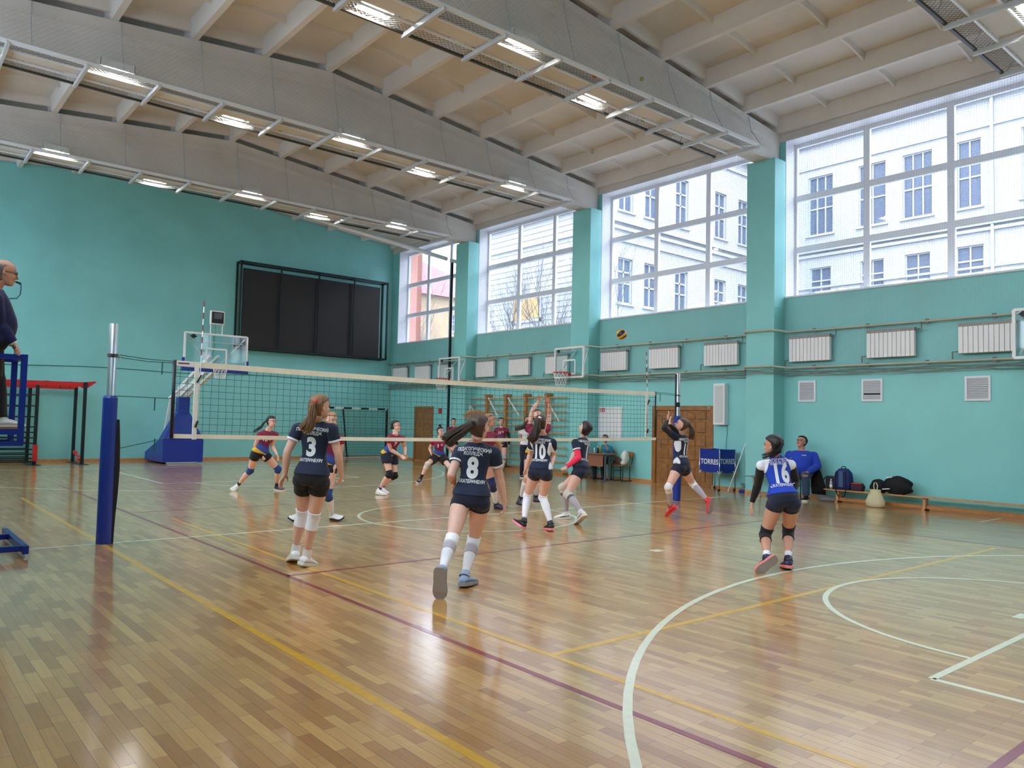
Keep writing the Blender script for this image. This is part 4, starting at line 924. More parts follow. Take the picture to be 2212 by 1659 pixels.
# joints of every figure in metres: world positions
POSES={
'three':{"H":1.74,"F":[0.788,0.616],"j":{"hd":[-4.186,-2.95,1.693],"nk":[-4.161,-2.846,1.53],"sL":[-4.321,-2.756,1.497],"sR":[-4.072,-3.004,1.501],"eL":[-4.427,-2.727,1.216],"eR":[-4.001,-3.021,1.203],"wL":[-4.412,-2.66,0.975],"wR":[-3.917,-2.951,0.973],"tL":[-4.448,-2.569,0.831],"tR":[-3.887,-2.853,0.833],"pv":[-4.201,-2.851,0.985],"hL":[-4.245,-2.764,0.929],"hR":[-4.132,-2.911,0.932],"kL":[-4.169,-2.581,0.547],"kR":[-4.13,-2.773,0.524],"aL":[-4.165,-2.442,0.14],"aR":[-4.139,-2.659,0.113],"oL":[-4.128,-2.269,0.025],"oR":[-3.995,-2.544,0.014]},"pony":[[-4.286,-3.036,1.744],[-4.314,-3.022,1.7],[-4.314,-3.029,1.609],[-4.332,-3.022,1.529],[-4.364,-3.005,1.472],[-4.399,-2.987,1.446]]},
'eight':{"H":1.76,"F":[0.743,0.669],"j":{"hd":[-3.252,-4.445,1.523],"nk":[-3.191,-4.332,1.374],"sL":[-3.275,-4.181,1.305],"sR":[-3.067,-4.458,1.31],"eL":[-3.44,-4.271,1.061],"eR":[-2.955,-4.41,1.027],"wL":[-3.286,-4.107,0.937],"wR":[-2.872,-4.402,0.78],"tL":[-3.364,-4.262,0.907],"tR":[-2.826,-4.353,0.617],"pv":[-3.239,-4.333,0.849],"hL":[-3.303,-4.264,0.806],"hR":[-3.16,-4.38,0.801],"kL":[-3.526,-4.431,0.474],"kR":[-3.099,-4.206,0.406],"aL":[-3.791,-4.657,0.24],"aR":[-3.343,-4.397,0.113],"oL":[-3.809,-4.667,0.028],"oR":[-3.171,-4.305,0.027]},"pony":[[-3.38,-4.507,1.556],[-3.424,-4.482,1.521],[-3.48,-4.445,1.474],[-3.536,-4.408,1.433],[-3.57,-4.39,1.398],[-3.596,-4.38,1.37]]},
'ten':{"H":1.72,"F":[0.866,0.5],"j":{"hd":[-0.137,-1.906,1.572],"nk":[-0.073,-1.877,1.393],"sL":[-0.135,-1.717,1.336],"sR":[-0.032,-2.039,1.325],"eL":[-0.031,-1.557,1.103],"eR":[0.108,-1.917,1.087],"wL":[-0.028,-1.466,0.875],"wR":[-0.047,-2.028,0.919],"tL":[0.032,-1.333,0.784],"tR":[0.055,-1.931,0.822],"pv":[-0.108,-1.886,0.885],"hL":[-0.144,-1.803,0.836],"hR":[-0.076,-1.971,0.84],"kL":[-0.101,-1.583,0.478],"kR":[0.016,-1.802,0.466],"aL":[-0.277,-1.724,0.123],"aR":[-0.025,-2.027,0.111],"oL":[-0.278,-1.514,0.119],"oR":[0.056,-1.852,0.028]},"pony":[[-0.243,-1.981,1.646],[-0.267,-1.97,1.576],[-0.28,-1.966,1.482],[-0.312,-1.945,1.374],[-0.366,-1.908,1.306]]},
'one':{"H":1.74,"F":[-0.309,0.951],"j":{"hd":[1.266,-1.429,1.505],"nk":[1.309,-1.334,1.341],"sL":[1.131,-1.344,1.302],"sR":[1.464,-1.247,1.295],"eL":[1.101,-1.456,1.028],"eR":[1.415,-1.047,1.07],"wL":[0.952,-1.331,0.87],"wR":[1.22,-1.134,0.926],"tL":[0.792,-1.397,0.857],"tR":[1.351,-1.018,0.924],"pv":[1.214,-1.393,0.844],"hL":[1.13,-1.429,0.794],"hR":[1.301,-1.357,0.803],"kL":[0.886,-1.443,0.442],"kR":[1.071,-1.132,0.52],"aL":[0.839,-1.792,0.198],"aR":[1.17,-1.131,0.105],"oL":[0.851,-1.67,0.027],"oR":[1.08,-0.96,0.023]},"pony":[[1.314,-1.507,1.55],[1.326,-1.527,1.506]]},
'eleven':{"H":1.72,"F":[-0.259,0.966],"j":{"hd":[3.039,-2.015,1.593],"nk":[3.112,-1.961,1.424],"sL":[2.934,-1.969,1.416],"sR":[3.269,-1.884,1.39],"eL":[2.656,-1.944,1.529],"eR":[2.989,-1.937,1.486],"wL":[2.851,-1.855,1.669],"wR":[2.769,-1.962,1.608],"tL":[2.827,-1.919,1.827],"tR":[2.857,-1.92,1.75],"pv":[3.095,-1.957,0.914],"hL":[3.005,-1.98,0.867],"hR":[3.183,-1.946,0.856],"kL":[2.76,-1.964,0.528],"kR":[3.486,-1.927,0.564],"aL":[2.981,-1.842,0.191],"aR":[3.467,-2.254,0.304],"oL":[3.018,-1.708,0.033],"oR":[3.466,-2.278,0.095]},"pony":[[3.133,-2.095,1.608],[3.158,-2.125,1.544],[3.164,-2.137,1.453],[3.151,-2.132,1.349]]},
'sixteen':{"H":1.7,"F":[0.819,0.574],"j":{"hd":[0.16,-5.521,1.382],"nk":[0.283,-5.464,1.248],"sL":[0.149,-5.373,1.174],"sR":[0.387,-5.6,1.19],"eL":[0.26,-5.268,0.918],"eR":[0.57,-5.57,0.957],"wL":[0.288,-5.17,0.695],"wR":[0.365,-5.64,0.828],"tL":[0.188,-5.202,0.561],"tR":[0.492,-5.546,0.892],"pv":[0.206,-5.622,0.784],"hL":[0.128,-5.577,0.736],"hR":[0.273,-5.68,0.73],"kL":[0.164,-5.424,0.357],"kR":[0.462,-5.537,0.384],"aL":[-0.133,-5.629,0.143],"aR":[0.193,-5.696,0.114],"oL":[-0.308,-5.615,0.025],"oR":[0.33,-5.571,0.023]},"pony":[[0.119,-5.617,1.455],[0.137,-5.642,1.402],[0.107,-5.625,1.327],[0.042,-5.581,1.283],[-0.047,-5.517,1.249]]},
'mten':{"H":1.72,"F":[-0.087,-0.996],"j":{"hd":[-1.255,5.265,1.471],"nk":[-1.3,5.304,1.288],"sL":[-1.127,5.311,1.241],"sR":[-1.469,5.305,1.231],"eL":[-1.171,5.379,0.951],"eR":[-1.515,5.438,0.965],"wL":[-1.145,5.182,0.792],"wR":[-1.354,5.433,0.767],"tL":[-1.053,5.255,0.666],"tR":[-1.382,5.296,0.668],"pv":[-1.394,5.452,0.82],"hL":[-1.303,5.444,0.78],"hR":[-1.489,5.468,0.793],"kL":[-1.019,5.39,0.474],"kR":[-1.504,5.679,0.434],"aL":[-0.948,5.575,0.102],"aR":[-1.672,5.901,0.109],"oL":[-0.876,5.389,0.034],"oR":[-1.827,5.784,0.031]},"pony":[[-1.333,5.307,1.507],[-1.386,5.342,1.445],[-1.427,5.369,1.36],[-1.497,5.419,1.298],[-1.557,5.459,1.258]]},
'mseven':{"H":1.68,"F":[0.174,-0.985],"j":{"hd":[0.784,3.656,1.44],"nk":[0.746,3.598,1.266],"sL":[0.918,3.6,1.219],"sR":[0.581,3.584,1.203],"eL":[1.061,3.725,0.994],"eR":[0.683,3.675,0.943],"wL":[0.963,3.546,0.852],"wR":[0.869,3.561,0.816],"tL":[1.045,3.657,0.756],"tR":[0.873,3.399,0.771],"pv":[0.722,3.811,0.838],"hL":[0.811,3.806,0.799],"hR":[0.633,3.779,0.825],"kL":[0.816,3.696,0.398],"kR":[0.649,3.626,0.446],"aL":[0.71,4.003,0.145],"aR":[0.529,3.822,0.104],"oL":[0.74,3.835,0.03],"oR":[0.578,3.637,0.027]},"pony":[[0.713,3.713,1.488],[0.705,3.703,1.533],[0.692,3.698,1.585]]},
'mthree':{"H":1.62,"F":[-0.422,-0.906],"j":{"hd":[3.516,5.94,1.3],"nk":[3.498,5.951,1.117],"sL":[3.661,5.906,1.088],"sR":[3.369,6.047,1.064],"eL":[3.828,6.029,0.895],"eR":[3.399,6.243,0.86],"wL":[3.812,5.798,0.83],"wR":[3.342,6.07,0.704],"tL":[3.888,5.897,0.933],"tR":[3.414,6.17,0.599],"pv":[3.573,6.084,0.67],"hL":[3.651,6.045,0.632],"hR":[3.494,6.12,0.63],"kL":[3.65,5.709,0.421],"kR":[3.16,5.983,0.465],"aL":[3.863,5.805,0.1],"aR":[3.006,6.039,0.103],"oL":[3.783,5.638,0.03],"oR":[2.858,5.931,0.028]},"pony":[[3.504,5.941,1.44],[3.482,5.944,1.479]]},
'behindthree':{"H":1.7,"F":[-0.342,-0.94],"j":{"hd":[-2.377,0.354,1.545],"nk":[-2.372,0.396,1.36],"sL":[-2.213,0.343,1.299],"sR":[-2.532,0.456,1.307],"eL":[-2.184,0.402,1.009],"eR":[-2.54,0.492,1.011],"wL":[-2.324,0.315,0.819],"wR":[-2.448,0.553,0.785],"tL":[-2.271,0.423,0.699],"tR":[-2.336,0.649,0.701],"pv":[-2.412,0.449,0.874],"hL":[-2.326,0.413,0.839],"hR":[-2.498,0.472,0.831],"kL":[-2.387,0.372,0.429],"kR":[-2.625,0.504,0.436],"aL":[-2.209,0.559,0.102],"aR":[-2.67,0.746,0.1],"oL":[-2.147,0.365,0.06],"oR":[-2.843,0.635,0.066]}},
'behindeight':{"H":1.72,"F":[0.342,-0.94],"j":{"hd":[0.831,0.546,1.6],"nk":[0.807,0.565,1.406],"sL":[0.978,0.609,1.364],"sR":[0.652,0.503,1.337],"eL":[1.163,0.651,1.13],"eR":[0.799,0.658,1.125],"wL":[1.334,0.838,1.158],"wR":[1.046,0.703,1.164],"tL":[1.239,0.743,1.05],"tR":[1.133,0.77,1.031],"pv":[0.823,0.588,0.909],"hL":[0.916,0.616,0.876],"hR":[0.748,0.548,0.852],"kL":[0.797,0.668,0.474],"kR":[0.85,0.446,0.454],"aL":[0.803,0.83,0.085],"aR":[1.044,0.567,0.1],"oL":[0.873,0.64,0.027],"oR":[1.076,0.364,0.058]},"pony":[[0.776,0.585,1.701],[0.672,0.657,1.748],[0.54,0.756,1.719],[0.461,0.814,1.642]]},
'blocker':{"H":1.8,"F":[-0.643,-0.766],"j":{"hd":[1.906,0.447,1.704],"nk":[1.874,0.405,1.511],"sL":[2.049,0.336,1.488],"sR":[1.775,0.564,1.486],"eL":[2.199,0.443,1.744],"eR":[1.821,0.512,1.794],"wL":[2.084,0.338,1.96],"wR":[1.997,0.53,1.994],"tL":[1.983,0.259,2.087],"tR":[1.916,0.432,2.121],"pv":[1.868,0.459,0.995],"hL":[1.941,0.396,0.955],"hR":[1.792,0.519,0.954],"kL":[1.77,0.285,0.564],"kR":[1.632,0.413,0.558],"aL":[1.944,0.493,0.216],"aR":[1.697,0.632,0.18],"oL":[1.823,0.33,0.133],"oR":[1.548,0.507,0.079]},"pony":[[1.841,0.503,1.674],[1.778,0.548,1.603],[1.69,0.615,1.496],[1.565,0.709,1.458]]},
'farone':{"H":1.62,"F":[-0.573,-0.819],"j":{"hd":[8.09,11.749,1.628],"nk":[8.093,11.747,1.44],"sL":[8.201,11.615,1.428],"sR":[7.933,11.799,1.416],"eL":[8.208,11.53,1.158],"eR":[8.004,12.001,1.231],"wL":[8.242,11.65,0.953],"wR":[7.998,11.817,1.077],"tL":[8.34,11.744,0.866],"tR":[8.099,11.921,1.005],"pv":[8.115,11.771,0.964],"hL":[8.186,11.725,0.91],"hR":[8.049,11.821,0.908],"kL":[8.178,11.729,0.508],"kR":[8.07,11.81,0.507],"aL":[8.21,11.746,0.103],"aR":[8.097,11.835,0.103],"oL":[8.095,11.585,0.108],"oR":[7.979,11.676,0.1]}},
'fareleven':{"H":1.7,"F":[-0.707,-0.707],"j":{"hd":[8.137,9.154,1.599],"nk":[8.143,9.152,1.4],"sL":[8.294,9.063,1.366],"sR":[8.045,9.299,1.371],"eL":[8.36,9.004,1.076],"eR":[7.99,9.343,1.077],"wL":[8.354,9.006,0.818],"wR":[8.007,9.328,0.824],"tL":[8.45,9.113,0.727],"tR":[8.116,9.433,0.746],"pv":[8.175,9.15,0.898],"hL":[8.233,9.085,0.837],"hR":[8.112,9.215,0.846],"kL":[8.191,9.011,0.427],"kR":[8.05,9.125,0.445],"aL":[8.313,9.218,0.087],"aR":[8.17,9.307,0.09],"oL":[8.171,9.072,0.049],"oR":[8.031,9.165,0.031]}},
'whiteshirt':{"H":1.7,"F":[-0.5,-0.866],"j":{"hd":[6.607,6.109,1.652],"nk":[6.604,6.118,1.452],"sL":[6.776,6.069,1.441],"sR":[6.487,6.251,1.435],"eL":[6.825,6.023,1.148],"eR":[6.468,6.274,1.136],"wL":[6.821,6.022,0.892],"wR":[6.502,6.244,0.884],"tL":[6.923,6.126,0.802],"tR":[6.618,6.349,0.819],"pv":[6.605,6.132,0.94],"hL":[6.683,6.09,0.877],"hR":[6.529,6.175,0.875],"kL":[6.67,6.037,0.463],"kR":[6.498,6.156,0.459],"aL":[6.799,6.171,0.09],"aR":[6.609,6.313,0.09],"oL":[6.695,5.997,0.047],"oR":[6.506,6.143,0.031]}},
'ref':{"H":1.84,"F":[0.999,-0.035],"j":{"hd":[-6.696,-0.306,3.098],"nk":[-6.769,-0.261,2.91],"sL":[-6.761,-0.068,2.868],"sR":[-6.788,-0.426,2.807],"eL":[-6.7,-0.029,2.551],"eR":[-6.718,-0.276,2.529],"wL":[-6.56,-0.088,2.326],"wR":[-6.58,-0.366,2.315],"tL":[-6.512,-0.215,2.202],"tR":[-6.519,-0.494,2.2],"pv":[-6.756,-0.214,2.362],"hL":[-6.774,-0.111,2.382],"hR":[-6.795,-0.292,2.302],"kL":[-6.686,-0.114,1.939],"kR":[-6.711,-0.129,1.889],"aL":[-6.638,-0.107,1.49],"aR":[-6.634,0.097,1.507],"oL":[-6.421,-0.114,1.43],"oR":[-6.542,-0.097,1.447]}},
'coach':{"H":1.82,"F":[-0.933,-0.361],"j":{"pv":[8.44,-1.2,0.57],"nk":[8.468,-1.189,1.085],"hd":[8.449,-1.196,1.282],"sL":[8.534,-1.359,1.03],"hL":[8.476,-1.293,0.57],"kL":[8.089,-1.502,0.54],"aL":[8.135,-1.484,0.1],"oL":[7.94,-1.559,0.03],"eL":[8.465,-1.483,0.757],"wL":[8.126,-1.488,0.6],"tL":[8.007,-1.534,0.57],"sR":[8.402,-1.019,1.03],"hR":[8.404,-1.107,0.57],"kR":[7.977,-1.213,0.54],"aR":[8.023,-1.195,0.1],"oR":[7.828,-1.271,0.03],"eR":[8.268,-0.974,0.757],"wR":[8.014,-1.199,0.6],"tR":[7.895,-1.245,0.57]}},
'scorer':{"H":1.58,"F":[-0.968,-0.25],"j":{"pv":[8.62,5.0,0.55],"nk":[8.649,5.007,0.997],"hd":[8.63,5.002,1.168],"sL":[8.688,4.854,0.95],"hL":[8.642,4.916,0.55],"kL":[8.286,4.775,0.52],"aL":[8.335,4.788,0.1],"oL":[8.159,4.742,0.03],"eL":[8.616,4.754,0.713],"wL":[8.467,4.765,0.871],"tL":[8.421,4.753,0.997],"sR":[8.61,5.16,0.95],"hR":[8.598,5.084,0.55],"kR":[8.219,5.035,0.52],"aR":[8.268,5.048,0.1],"oR":[8.092,5.003,0.03],"eR":[8.498,5.213,0.713],"wR":[8.311,5.116,0.733],"tR":[8.173,5.081,0.733]}},
}
# ================================================================ people
FH=V((.642,.766,0)).normalized(); RH=V((.766,-.642,0)).normalized()
def azi(a):
    a=math.radians(a); return -FH*math.cos(a)+RH*math.sin(a)
def fabric(name,col,bump=.5,sc=9):
    return mat(name,col,.85,noise=.08,nscale=5,bump=bump,bscale=sc,sheen=.1)
def skin_mat(name,col):
    m=mat(name,col,.5,noise=.05,nscale=9); b=m.node_tree.nodes['Principled BSDF']; b.inputs['Subsurface Weight'].default_value=.0; return m
def hair_mat(name,col):
    m=mat(name,col,.5,spec=.5); nt=m.node_tree; b=nt.nodes['Principled BSDF']; L=nt.links
    tc=N(nt,'ShaderNodeTexCoord'); mp=N(nt,'ShaderNodeMapping'); mp.inputs['Scale'].default_value=(90,90,9); n=N(nt,'ShaderNodeTexNoise'); n.inputs['Scale'].default_value=1; n.inputs['Detail'].default_value=4; r=N(nt,'ShaderNodeValToRGB')
    r.color_ramp.elements[0].position=.32; r.color_ramp.elements[1].position=.68; r.color_ramp.elements[0].color=(*[c*.62 for c in col],1); r.color_ramp.elements[1].color=(*[min(1,c*1.4) for c in col],1)
    L.new(tc.outputs['Object'],mp.inputs[0]); L.new(mp.outputs[0],n.inputs['Vector']); L.new(n.outputs['Fac'],r.inputs['Fac']); L.new(r.outputs['Color'],b.inputs['Base Color'])
    bu=N(nt,'ShaderNodeBump'); bu.inputs['Strength'].default_value=.7; bu.inputs['Distance'].default_value=.006; L.new(n.outputs['Fac'],bu.inputs['Height']); L.new(bu.outputs[0],b.inputs['Normal']); return m
SK1=skin_mat('fair_skin',srgb(222,176,158)); SK2=skin_mat('tan_skin',srgb(198,146,122)); SK3=skin_mat('ruddy_skin',srgb(196,142,122))
HB=hair_mat('brown_hair',srgb(66,48,38)); HD=hair_mat('dark_hair',srgb(24,19,19)); HL=hair_mat('light_brown_hair',srgb(124,90,60)); HS=hair_mat('sandy_hair',srgb(170,128,86)); HG=hair_mat('grey_hair',srgb(112,104,100))
M_NAVY=fabric('navy_jersey',srgb(16,30,56)); M_NAVYS=fabric('navy_shorts',srgb(14,22,46)); M_BLKS=fabric('black_shorts',srgb(12,12,18)); M_SOCK=fabric('white_sock',srgb(228,228,234),.2,60); M_SOCKG=fabric('grey_sock',srgb(176,168,176),.2,60); M_BSOCK=fabric('black_sock',srgb(16,16,22),.2,60); M_PINK=fabric('pink_sleeve',srgb(236,44,84),.2,30); M_BLKSL=fabric('black_sleeve',srgb(12,12,18),.3,20)
M_PADW=fabric('white_knee_pad',srgb(232,232,236),.3,30); M_PADB=fabric('blue_knee_pad',srgb(26,62,130),.3,30); M_PADK=fabric('black_knee_pad',srgb(14,14,18),.3,30); M_PADC=fabric('beige_knee_pad',srgb(206,200,188),.3,30); M_TRIM=fabric('grey_trim',srgb(96,98,108),.2,40); M_PADN=fabric('navy_knee_pad',srgb(22,30,80),.3,30); M_PURP=fabric('purple_sock',srgb(54,36,92),.2,40)
M_PRINT=mat('white_print',srgb(226,230,236),.6); M_CUFF=fabric('white_cuff',srgb(232,234,240),.2,40); M_EYEW=mat('eye_dark',srgb(40,30,28),.2); M_LIP=mat('lips',srgb(170,92,88),.5); M_GLS=mat('spectacle_rim',srgb(50,46,46),.3,.5)
M_SUIT=fabric('dark_blue_sweatshirt',srgb(9,17,72)); M_ROYAL=fabric('royal_blue_sweatshirt',srgb(24,60,176)); M_JEAN=fabric('blue_jeans',srgb(44,66,94),.4,20); M_TROU=fabric('black_trousers',srgb(14,14,18)); M_WSH=fabric('white_shirt',srgb(222,224,234)); M_TEALC=fabric('teal_cardigan',srgb(30,120,150))
def jersey_mat(kind):
    m=bpy.data.materials.new(kind); m.use_nodes=True; nt=m.node_tree;b=nt.nodes['Principled BSDF'];L=nt.links; b.inputs['Roughness'].default_value=.85
    at=N(nt,'ShaderNodeAttribute'); at.attribute_name='torso'; sp=N(nt,'ShaderNodeSeparateXYZ'); L.new(at.outputs['Vector'],sp.inputs[0])
    def M(op,a,b_=None,c=None):
        n=N(nt,'ShaderNodeMath',operation=op)
        for i,x in enumerate((a,b_,c)):
            if x is None: continue
            if isinstance(x,(int,float)): n.inputs[i].default_value=x
            else: L.new(x,n.inputs[i])
        return n.outputs[0]
    u,d,f=sp.outputs; r=N(nt,'ShaderNodeValToRGB'); e=r.color_ramp.elements
    def ramp(pts,const=False):
        if const: r.color_ramp.interpolation='CONSTANT'
        e[0].position,e[0].color=pts[0][0],(*pts[0][1],1); e[1].position,e[1].color=pts[-1][0],(*pts[-1][1],1)
        for p,c in pts[1:-1]: q=e.new(p); q.color=(*c,1)
    if kind=='maroon_gradient':
        v=M('MULTIPLY_ADD',M('MULTIPLY_ADD',u,.35,d),3.2,.1); L.new(v,r.inputs[0])
        Y=srgb(214,168,50);B=srgb(34,62,140);MR=srgb(140,26,66)
        ramp([(.0,Y),(.19,Y),(.2,B),(.33,srgb(48,84,168)),(.47,srgb(96,40,100)),(.6,MR),(1,MR)])
    elif kind=='libero_blue':
        v=M('SUBTRACT',M('ABSOLUTE',u),M('MULTIPLY_ADD',M('SUBTRACT',.29,d),.40,.040)); L.new(M('MULTIPLY_ADD',v,60,.5),r.inputs[0])
        ramp([(.4,srgb(22,62,176)),(.6,srgb(226,230,238))])
    elif kind=='navy_side_panel':
        v=M('SUBTRACT',M('ABSOLUTE',u),M('MULTIPLY_ADD',M('ABSOLUTE',M('SUBTRACT',d,.15)),.22,.066)); v=M('MINIMUM',v,M('SUBTRACT',.106,M('ABSOLUTE',u))); v=M('MINIMUM',v,M('SUBTRACT',.225,d)); L.new(M('MULTIPLY_ADD',v,60,.5),r.inputs[0])
        ramp([(.4,srgb(16,30,56)),(.6,srgb(222,226,236))])
    tc=N(nt,'ShaderNodeTexCoord'); n=N(nt,'ShaderNodeTexNoise'); n.inputs['Scale'].default_value=9; bu=N(nt,'ShaderNodeBump'); bu.inputs['Strength'].default_value=.5; bu.inputs['Distance'].default_value=.01
    L.new(tc.outputs['Object'],n.inputs['Vector']); L.new(n.outputs['Fac'],bu.inputs['Height']); L.new(bu.outputs[0],b.inputs['Normal']); L.new(r.outputs['Color'],b.inputs['Base Color'])
    return m
M_MAR=jersey_mat('maroon_gradient'); M_LIB=jersey_mat('libero_blue'); M_NSP=jersey_mat('navy_side_panel')
def fuse(mb,name,m,parent,vox,smooth=3,sf=.5):
    me=mb.mesh(name,m,False,True); o=new_obj(name,me)
    r=o.modifiers.new('r','REMESH'); r.mode='VOXEL'; r.voxel_size=vox; r.use_smooth_shade=True
    s=o.modifiers.new('s','SMOOTH'); s.factor=sf; s.iterations=smooth
    bpy.context.view_layer.update()
    me2=bpy.data.meshes.new_from_object(o.evaluated_get(bpy.context.evaluated_depsgraph_get())); me2.name=name
    me2.materials.clear(); me2.materials.append(m)
    me2.polygons.foreach_set('use_smooth',[True]*len(me2.polygons))
    o.modifiers.clear(); o.data=me2; bpy.data.meshes.remove(me); o.parent=parent; return o
SECF=[(-.060,.055,.040,.058),(-.035,.088,.054,.074),(0,.099,.058,.080),(.03,.094,.058,.068),(.065,.078,.054,.050),(.105,.064,.049,.042),(.15,.070,.054,.045),(.19,.082,.068,.050),(.222,.086,.060,.054),(.250,.080,.044,.052),(.270,.056,.032,.044),(.292,.032,.027,.034)]
SECM=[(-.060,.060,.045,.055),(-.035,.086,.056,.066),(0,.094,.062,.070),(.04,.092,.064,.060),(.08,.090,.066,.052),(.12,.092,.066,.050),(.16,.098,.066,.054),(.20,.104,.064,.058),(.235,.106,.056,.058),(.258,.098,.044,.054),(.276,.068,.034,.046),(.294,.038,.030,.036)]
class Body:
    def __init__(s,key,sp):
        q=POSES[key]; s.H=q['H']; s.j={k:V(v) for k,v in q['j'].items()}; s.F=V((*q['F'],0)).normalized(); s.pony=[V(v) for v in q.get('pony',[])]; s.sp=sp
        lo=min(s.j['oL'].z,s.j['oR'].z)
        if sp.get('snap'):
            d=V((0,0,lo-.03)); s.j={k:v-d for k,v in s.j.items()}; s.pony=[v-d for v in s.pony]
        dn=(s.j['nk']-s.j['pv']).normalized()*sp.get('drop',.017)*s.H
        for q_ in ('sL','sR'): s.j[q_]=s.j[q_]-dn
        s.male=sp.get('male',False); s.sec=SECM if s.male else SECF; s.fat=sp.get('fat',1.0)
        lat=(s.j['sL']-s.j['sR']).normalized(); wid=(s.fat-1)*.09*s.H
        for q_,sg in (('sL',1),('sR',-1)): s.j[q_]=s.j[q_]+lat*sg*(wid+sp.get('wide',0)*.3)
        for q_,sg in (('eL',1),('eR',-1)): s.j[q_]=s.j[q_]+lat*sg*(wid*1.3+sp.get('wide',0))
        s.belly=sp.get('belly',0)
        j=s.j; s.T=(j['nk']-j['pv']); s.TL=s.T.length; s.T.normalize(); s.Ls=(j['sL']-j['sR']).normalized(); s.Lh=(j['hL']-j['hR']).normalized()
        s.k=s.TL/(.285*s.H)
    def fr(s,d):
        t=max(0,min(1,d/.285)); x=(s.Lh*(1-t)+s.Ls*t); x=(x-s.T*x.dot(s.T)).normalized(); return x,x.cross(s.T)
    def cen(s,d): return s.j['pv']+s.T*(d*s.H*s.k)
    def ring(s,d,hw,fd,bd,inf=0,n=28,pw=.85):
        x,y=s.fr(d); c=s.cen(d); H=s.H; out=[]
        bel=s.belly*math.exp(-((d-.08)/.10)**2)
        hw=hw*s.fat*H+inf; fd=(fd*s.fat+bel)*H+inf; bd=bd*s.fat*H+inf
        for i in range(n):
            a=2*PI*i/n; ca,sa=math.cos(a),math.sin(a)
            px=math.copysign(abs(ca)**pw,ca)*hw; py=math.copysign(abs(sa)**pw,sa)*(fd if sa>0 else bd)
            out.append(c+x*px+y*py)
        return out
    def secs(s,d0,d1,inf=0,fl=0):
        ds=[d0]+[q[0] for q in s.sec if d0+.004<q[0]<d1-.004]+[d1]; R=[]
        A=np.array(s.sec)
        for d in ds:
            v=[float(np.interp(d,A[:,0],A[:,i])) for i in (1,2,3)]
            R.append(s.ring(d,*v,inf+fl*max(0,(.06-d))))
        return R
    def limb(s,a,b,prof,f0=0,f1=1,inf=0,shift=None,n=14):
        """tube along a->b with radius profile [(f,r)] in units of H"""
        a=V(a);b=V(b);A=np.array(prof); fs=sorted({f0,f1}|{f for f,_ in prof if f0<f<f1}|{f0+(f1-f0)*k/5 for k in range(6)})
        pts=[];rs=[]
        for f in fs:
            p=a.lerp(b,f)
            if shift is not None: p=p+shift*math.sin(PI*min(1,max(0,f)))*s.H
            pts.append(p); rs.append(float(np.interp(f,A[:,0],A[:,1]))*s.H*s.fat**.5+inf)
        return pts,rs
UA=[(-.12,.024),(0,.0315),(.25,.030),(.6,.027),(1,.0235)]; FA=[(0,.0235),(.2,.0255),(.5,.0215),(.85,.0155),(1,.0148)]
TH=[(-.08,.045),(.05,.054),(.3,.052),(.65,.042),(.9,.034),(1,.033)]; SH=[(0,.033),(.15,.0315),(.32,.034),(.6,.0265),(.85,.019),(1,.0185),(1.06,.017)]
def head_rings(c,up,fw,hh,inf=0,hair=False,male=False):
    x=fw.cross(up).normalized(); fw=up.cross(x).normalized()
    tab=[(-.50,.09,.33,-.14),(-.44,.16,.39,-.04),(-.34,.215,.405,.10),(-.24,.245,.40,.20),(-.12,.275,.385,.30),(.0,.30,.365,.37),(.09,.315,.385,.41),(.2,.32,.385,.43),(.32,.295,.33,.40),(.41,.235,.235,.33),(.47,.15,.12,.22),(.50,.05,.0,.10)]
    R=[]
    for z,w,yf,yb in tab:
        yb=-yb
        if hair:
            if z<-.35: continue
            if z<.27: yf=-.04+.32*max(0,(z+.12)); w+=.008+(.0 if z>-.2 else -.02)
            yf=yf+(.04 if z>.27 else 0); yb-=.075; w+=.062; z=z*1.09+.02
        cy=(yf+yb)/2; ry=(yf-yb)/2; ring=[]
        for i in range(26):
            a=2*PI*i/26; ca,sa=math.cos(a),math.sin(a); q=.9
            ring.append(c+(x*(math.copysign(abs(ca)**q,ca)*w)+fw*(cy+math.copysign(abs(sa)**q,sa)*ry)+up*z)*hh)
        R.append(ring)
    return R,x,fw
def hand(mb,w,t,th,left,H,curl=.5,spread=.0,S=1.0):
    w=V(w);d=(V(t)-w).normalized(); th=(th-d*th.dot(d)).normalized(); pn=d.cross(th) if left else th.cross(d)
    L=.055*H*S; W=.0225*H*S; T=.0085*H*S
    R=[]
    for f,ww,tt in ((-.15,.62,1.25),(.15,.8,1.15),(.6,1,1.05),(1.0,.98,.85)):
        c=w+d*L*f; R.append([c+th*W*ww*math.cos(a)+pn*T*tt*math.sin(a) for a in [2*PI*i/12 for i in range(12)]])
    mb.rings(R)
    for i,(fl,) in enumerate(((.041,),(.046,),(.043,),(.034,))):
        o=(1.5-i)/1.5*.78; p=w+d*L*(.93-(.06 if i==3 else 0))+th*W*o; dd=(d+th*(spread*(1.5-i)/1.5)).normalized(); ang=curl*(1+.15*i); r=.0054*H*S
        pts=[p]; q=V(p); cur=0
        for sgl,fa in ((.45,.7),(.3,1.1),(.25,.9)):
            cur+=ang*fa; dr=dd*math.cos(cur)+pn*math.sin(cur); q=q+dr*fl*H*S*sgl; pts.append(q)
        mb.tube(pts,[r*1.05,r,r*.92,r*.75],8)
    p=w+d*L*.18+th*W*.7; td=(d*.62+th*.72+pn*.3).normalized(); q1=p+td*.026*H*S; td2=(d*.85+th*.3+pn*.35).normalized(); q2=q1+td2*.022*H*S
    mb.tube([p,q1,q2],[.0068*H*S,.006*H*S,.0048*H*S],8)
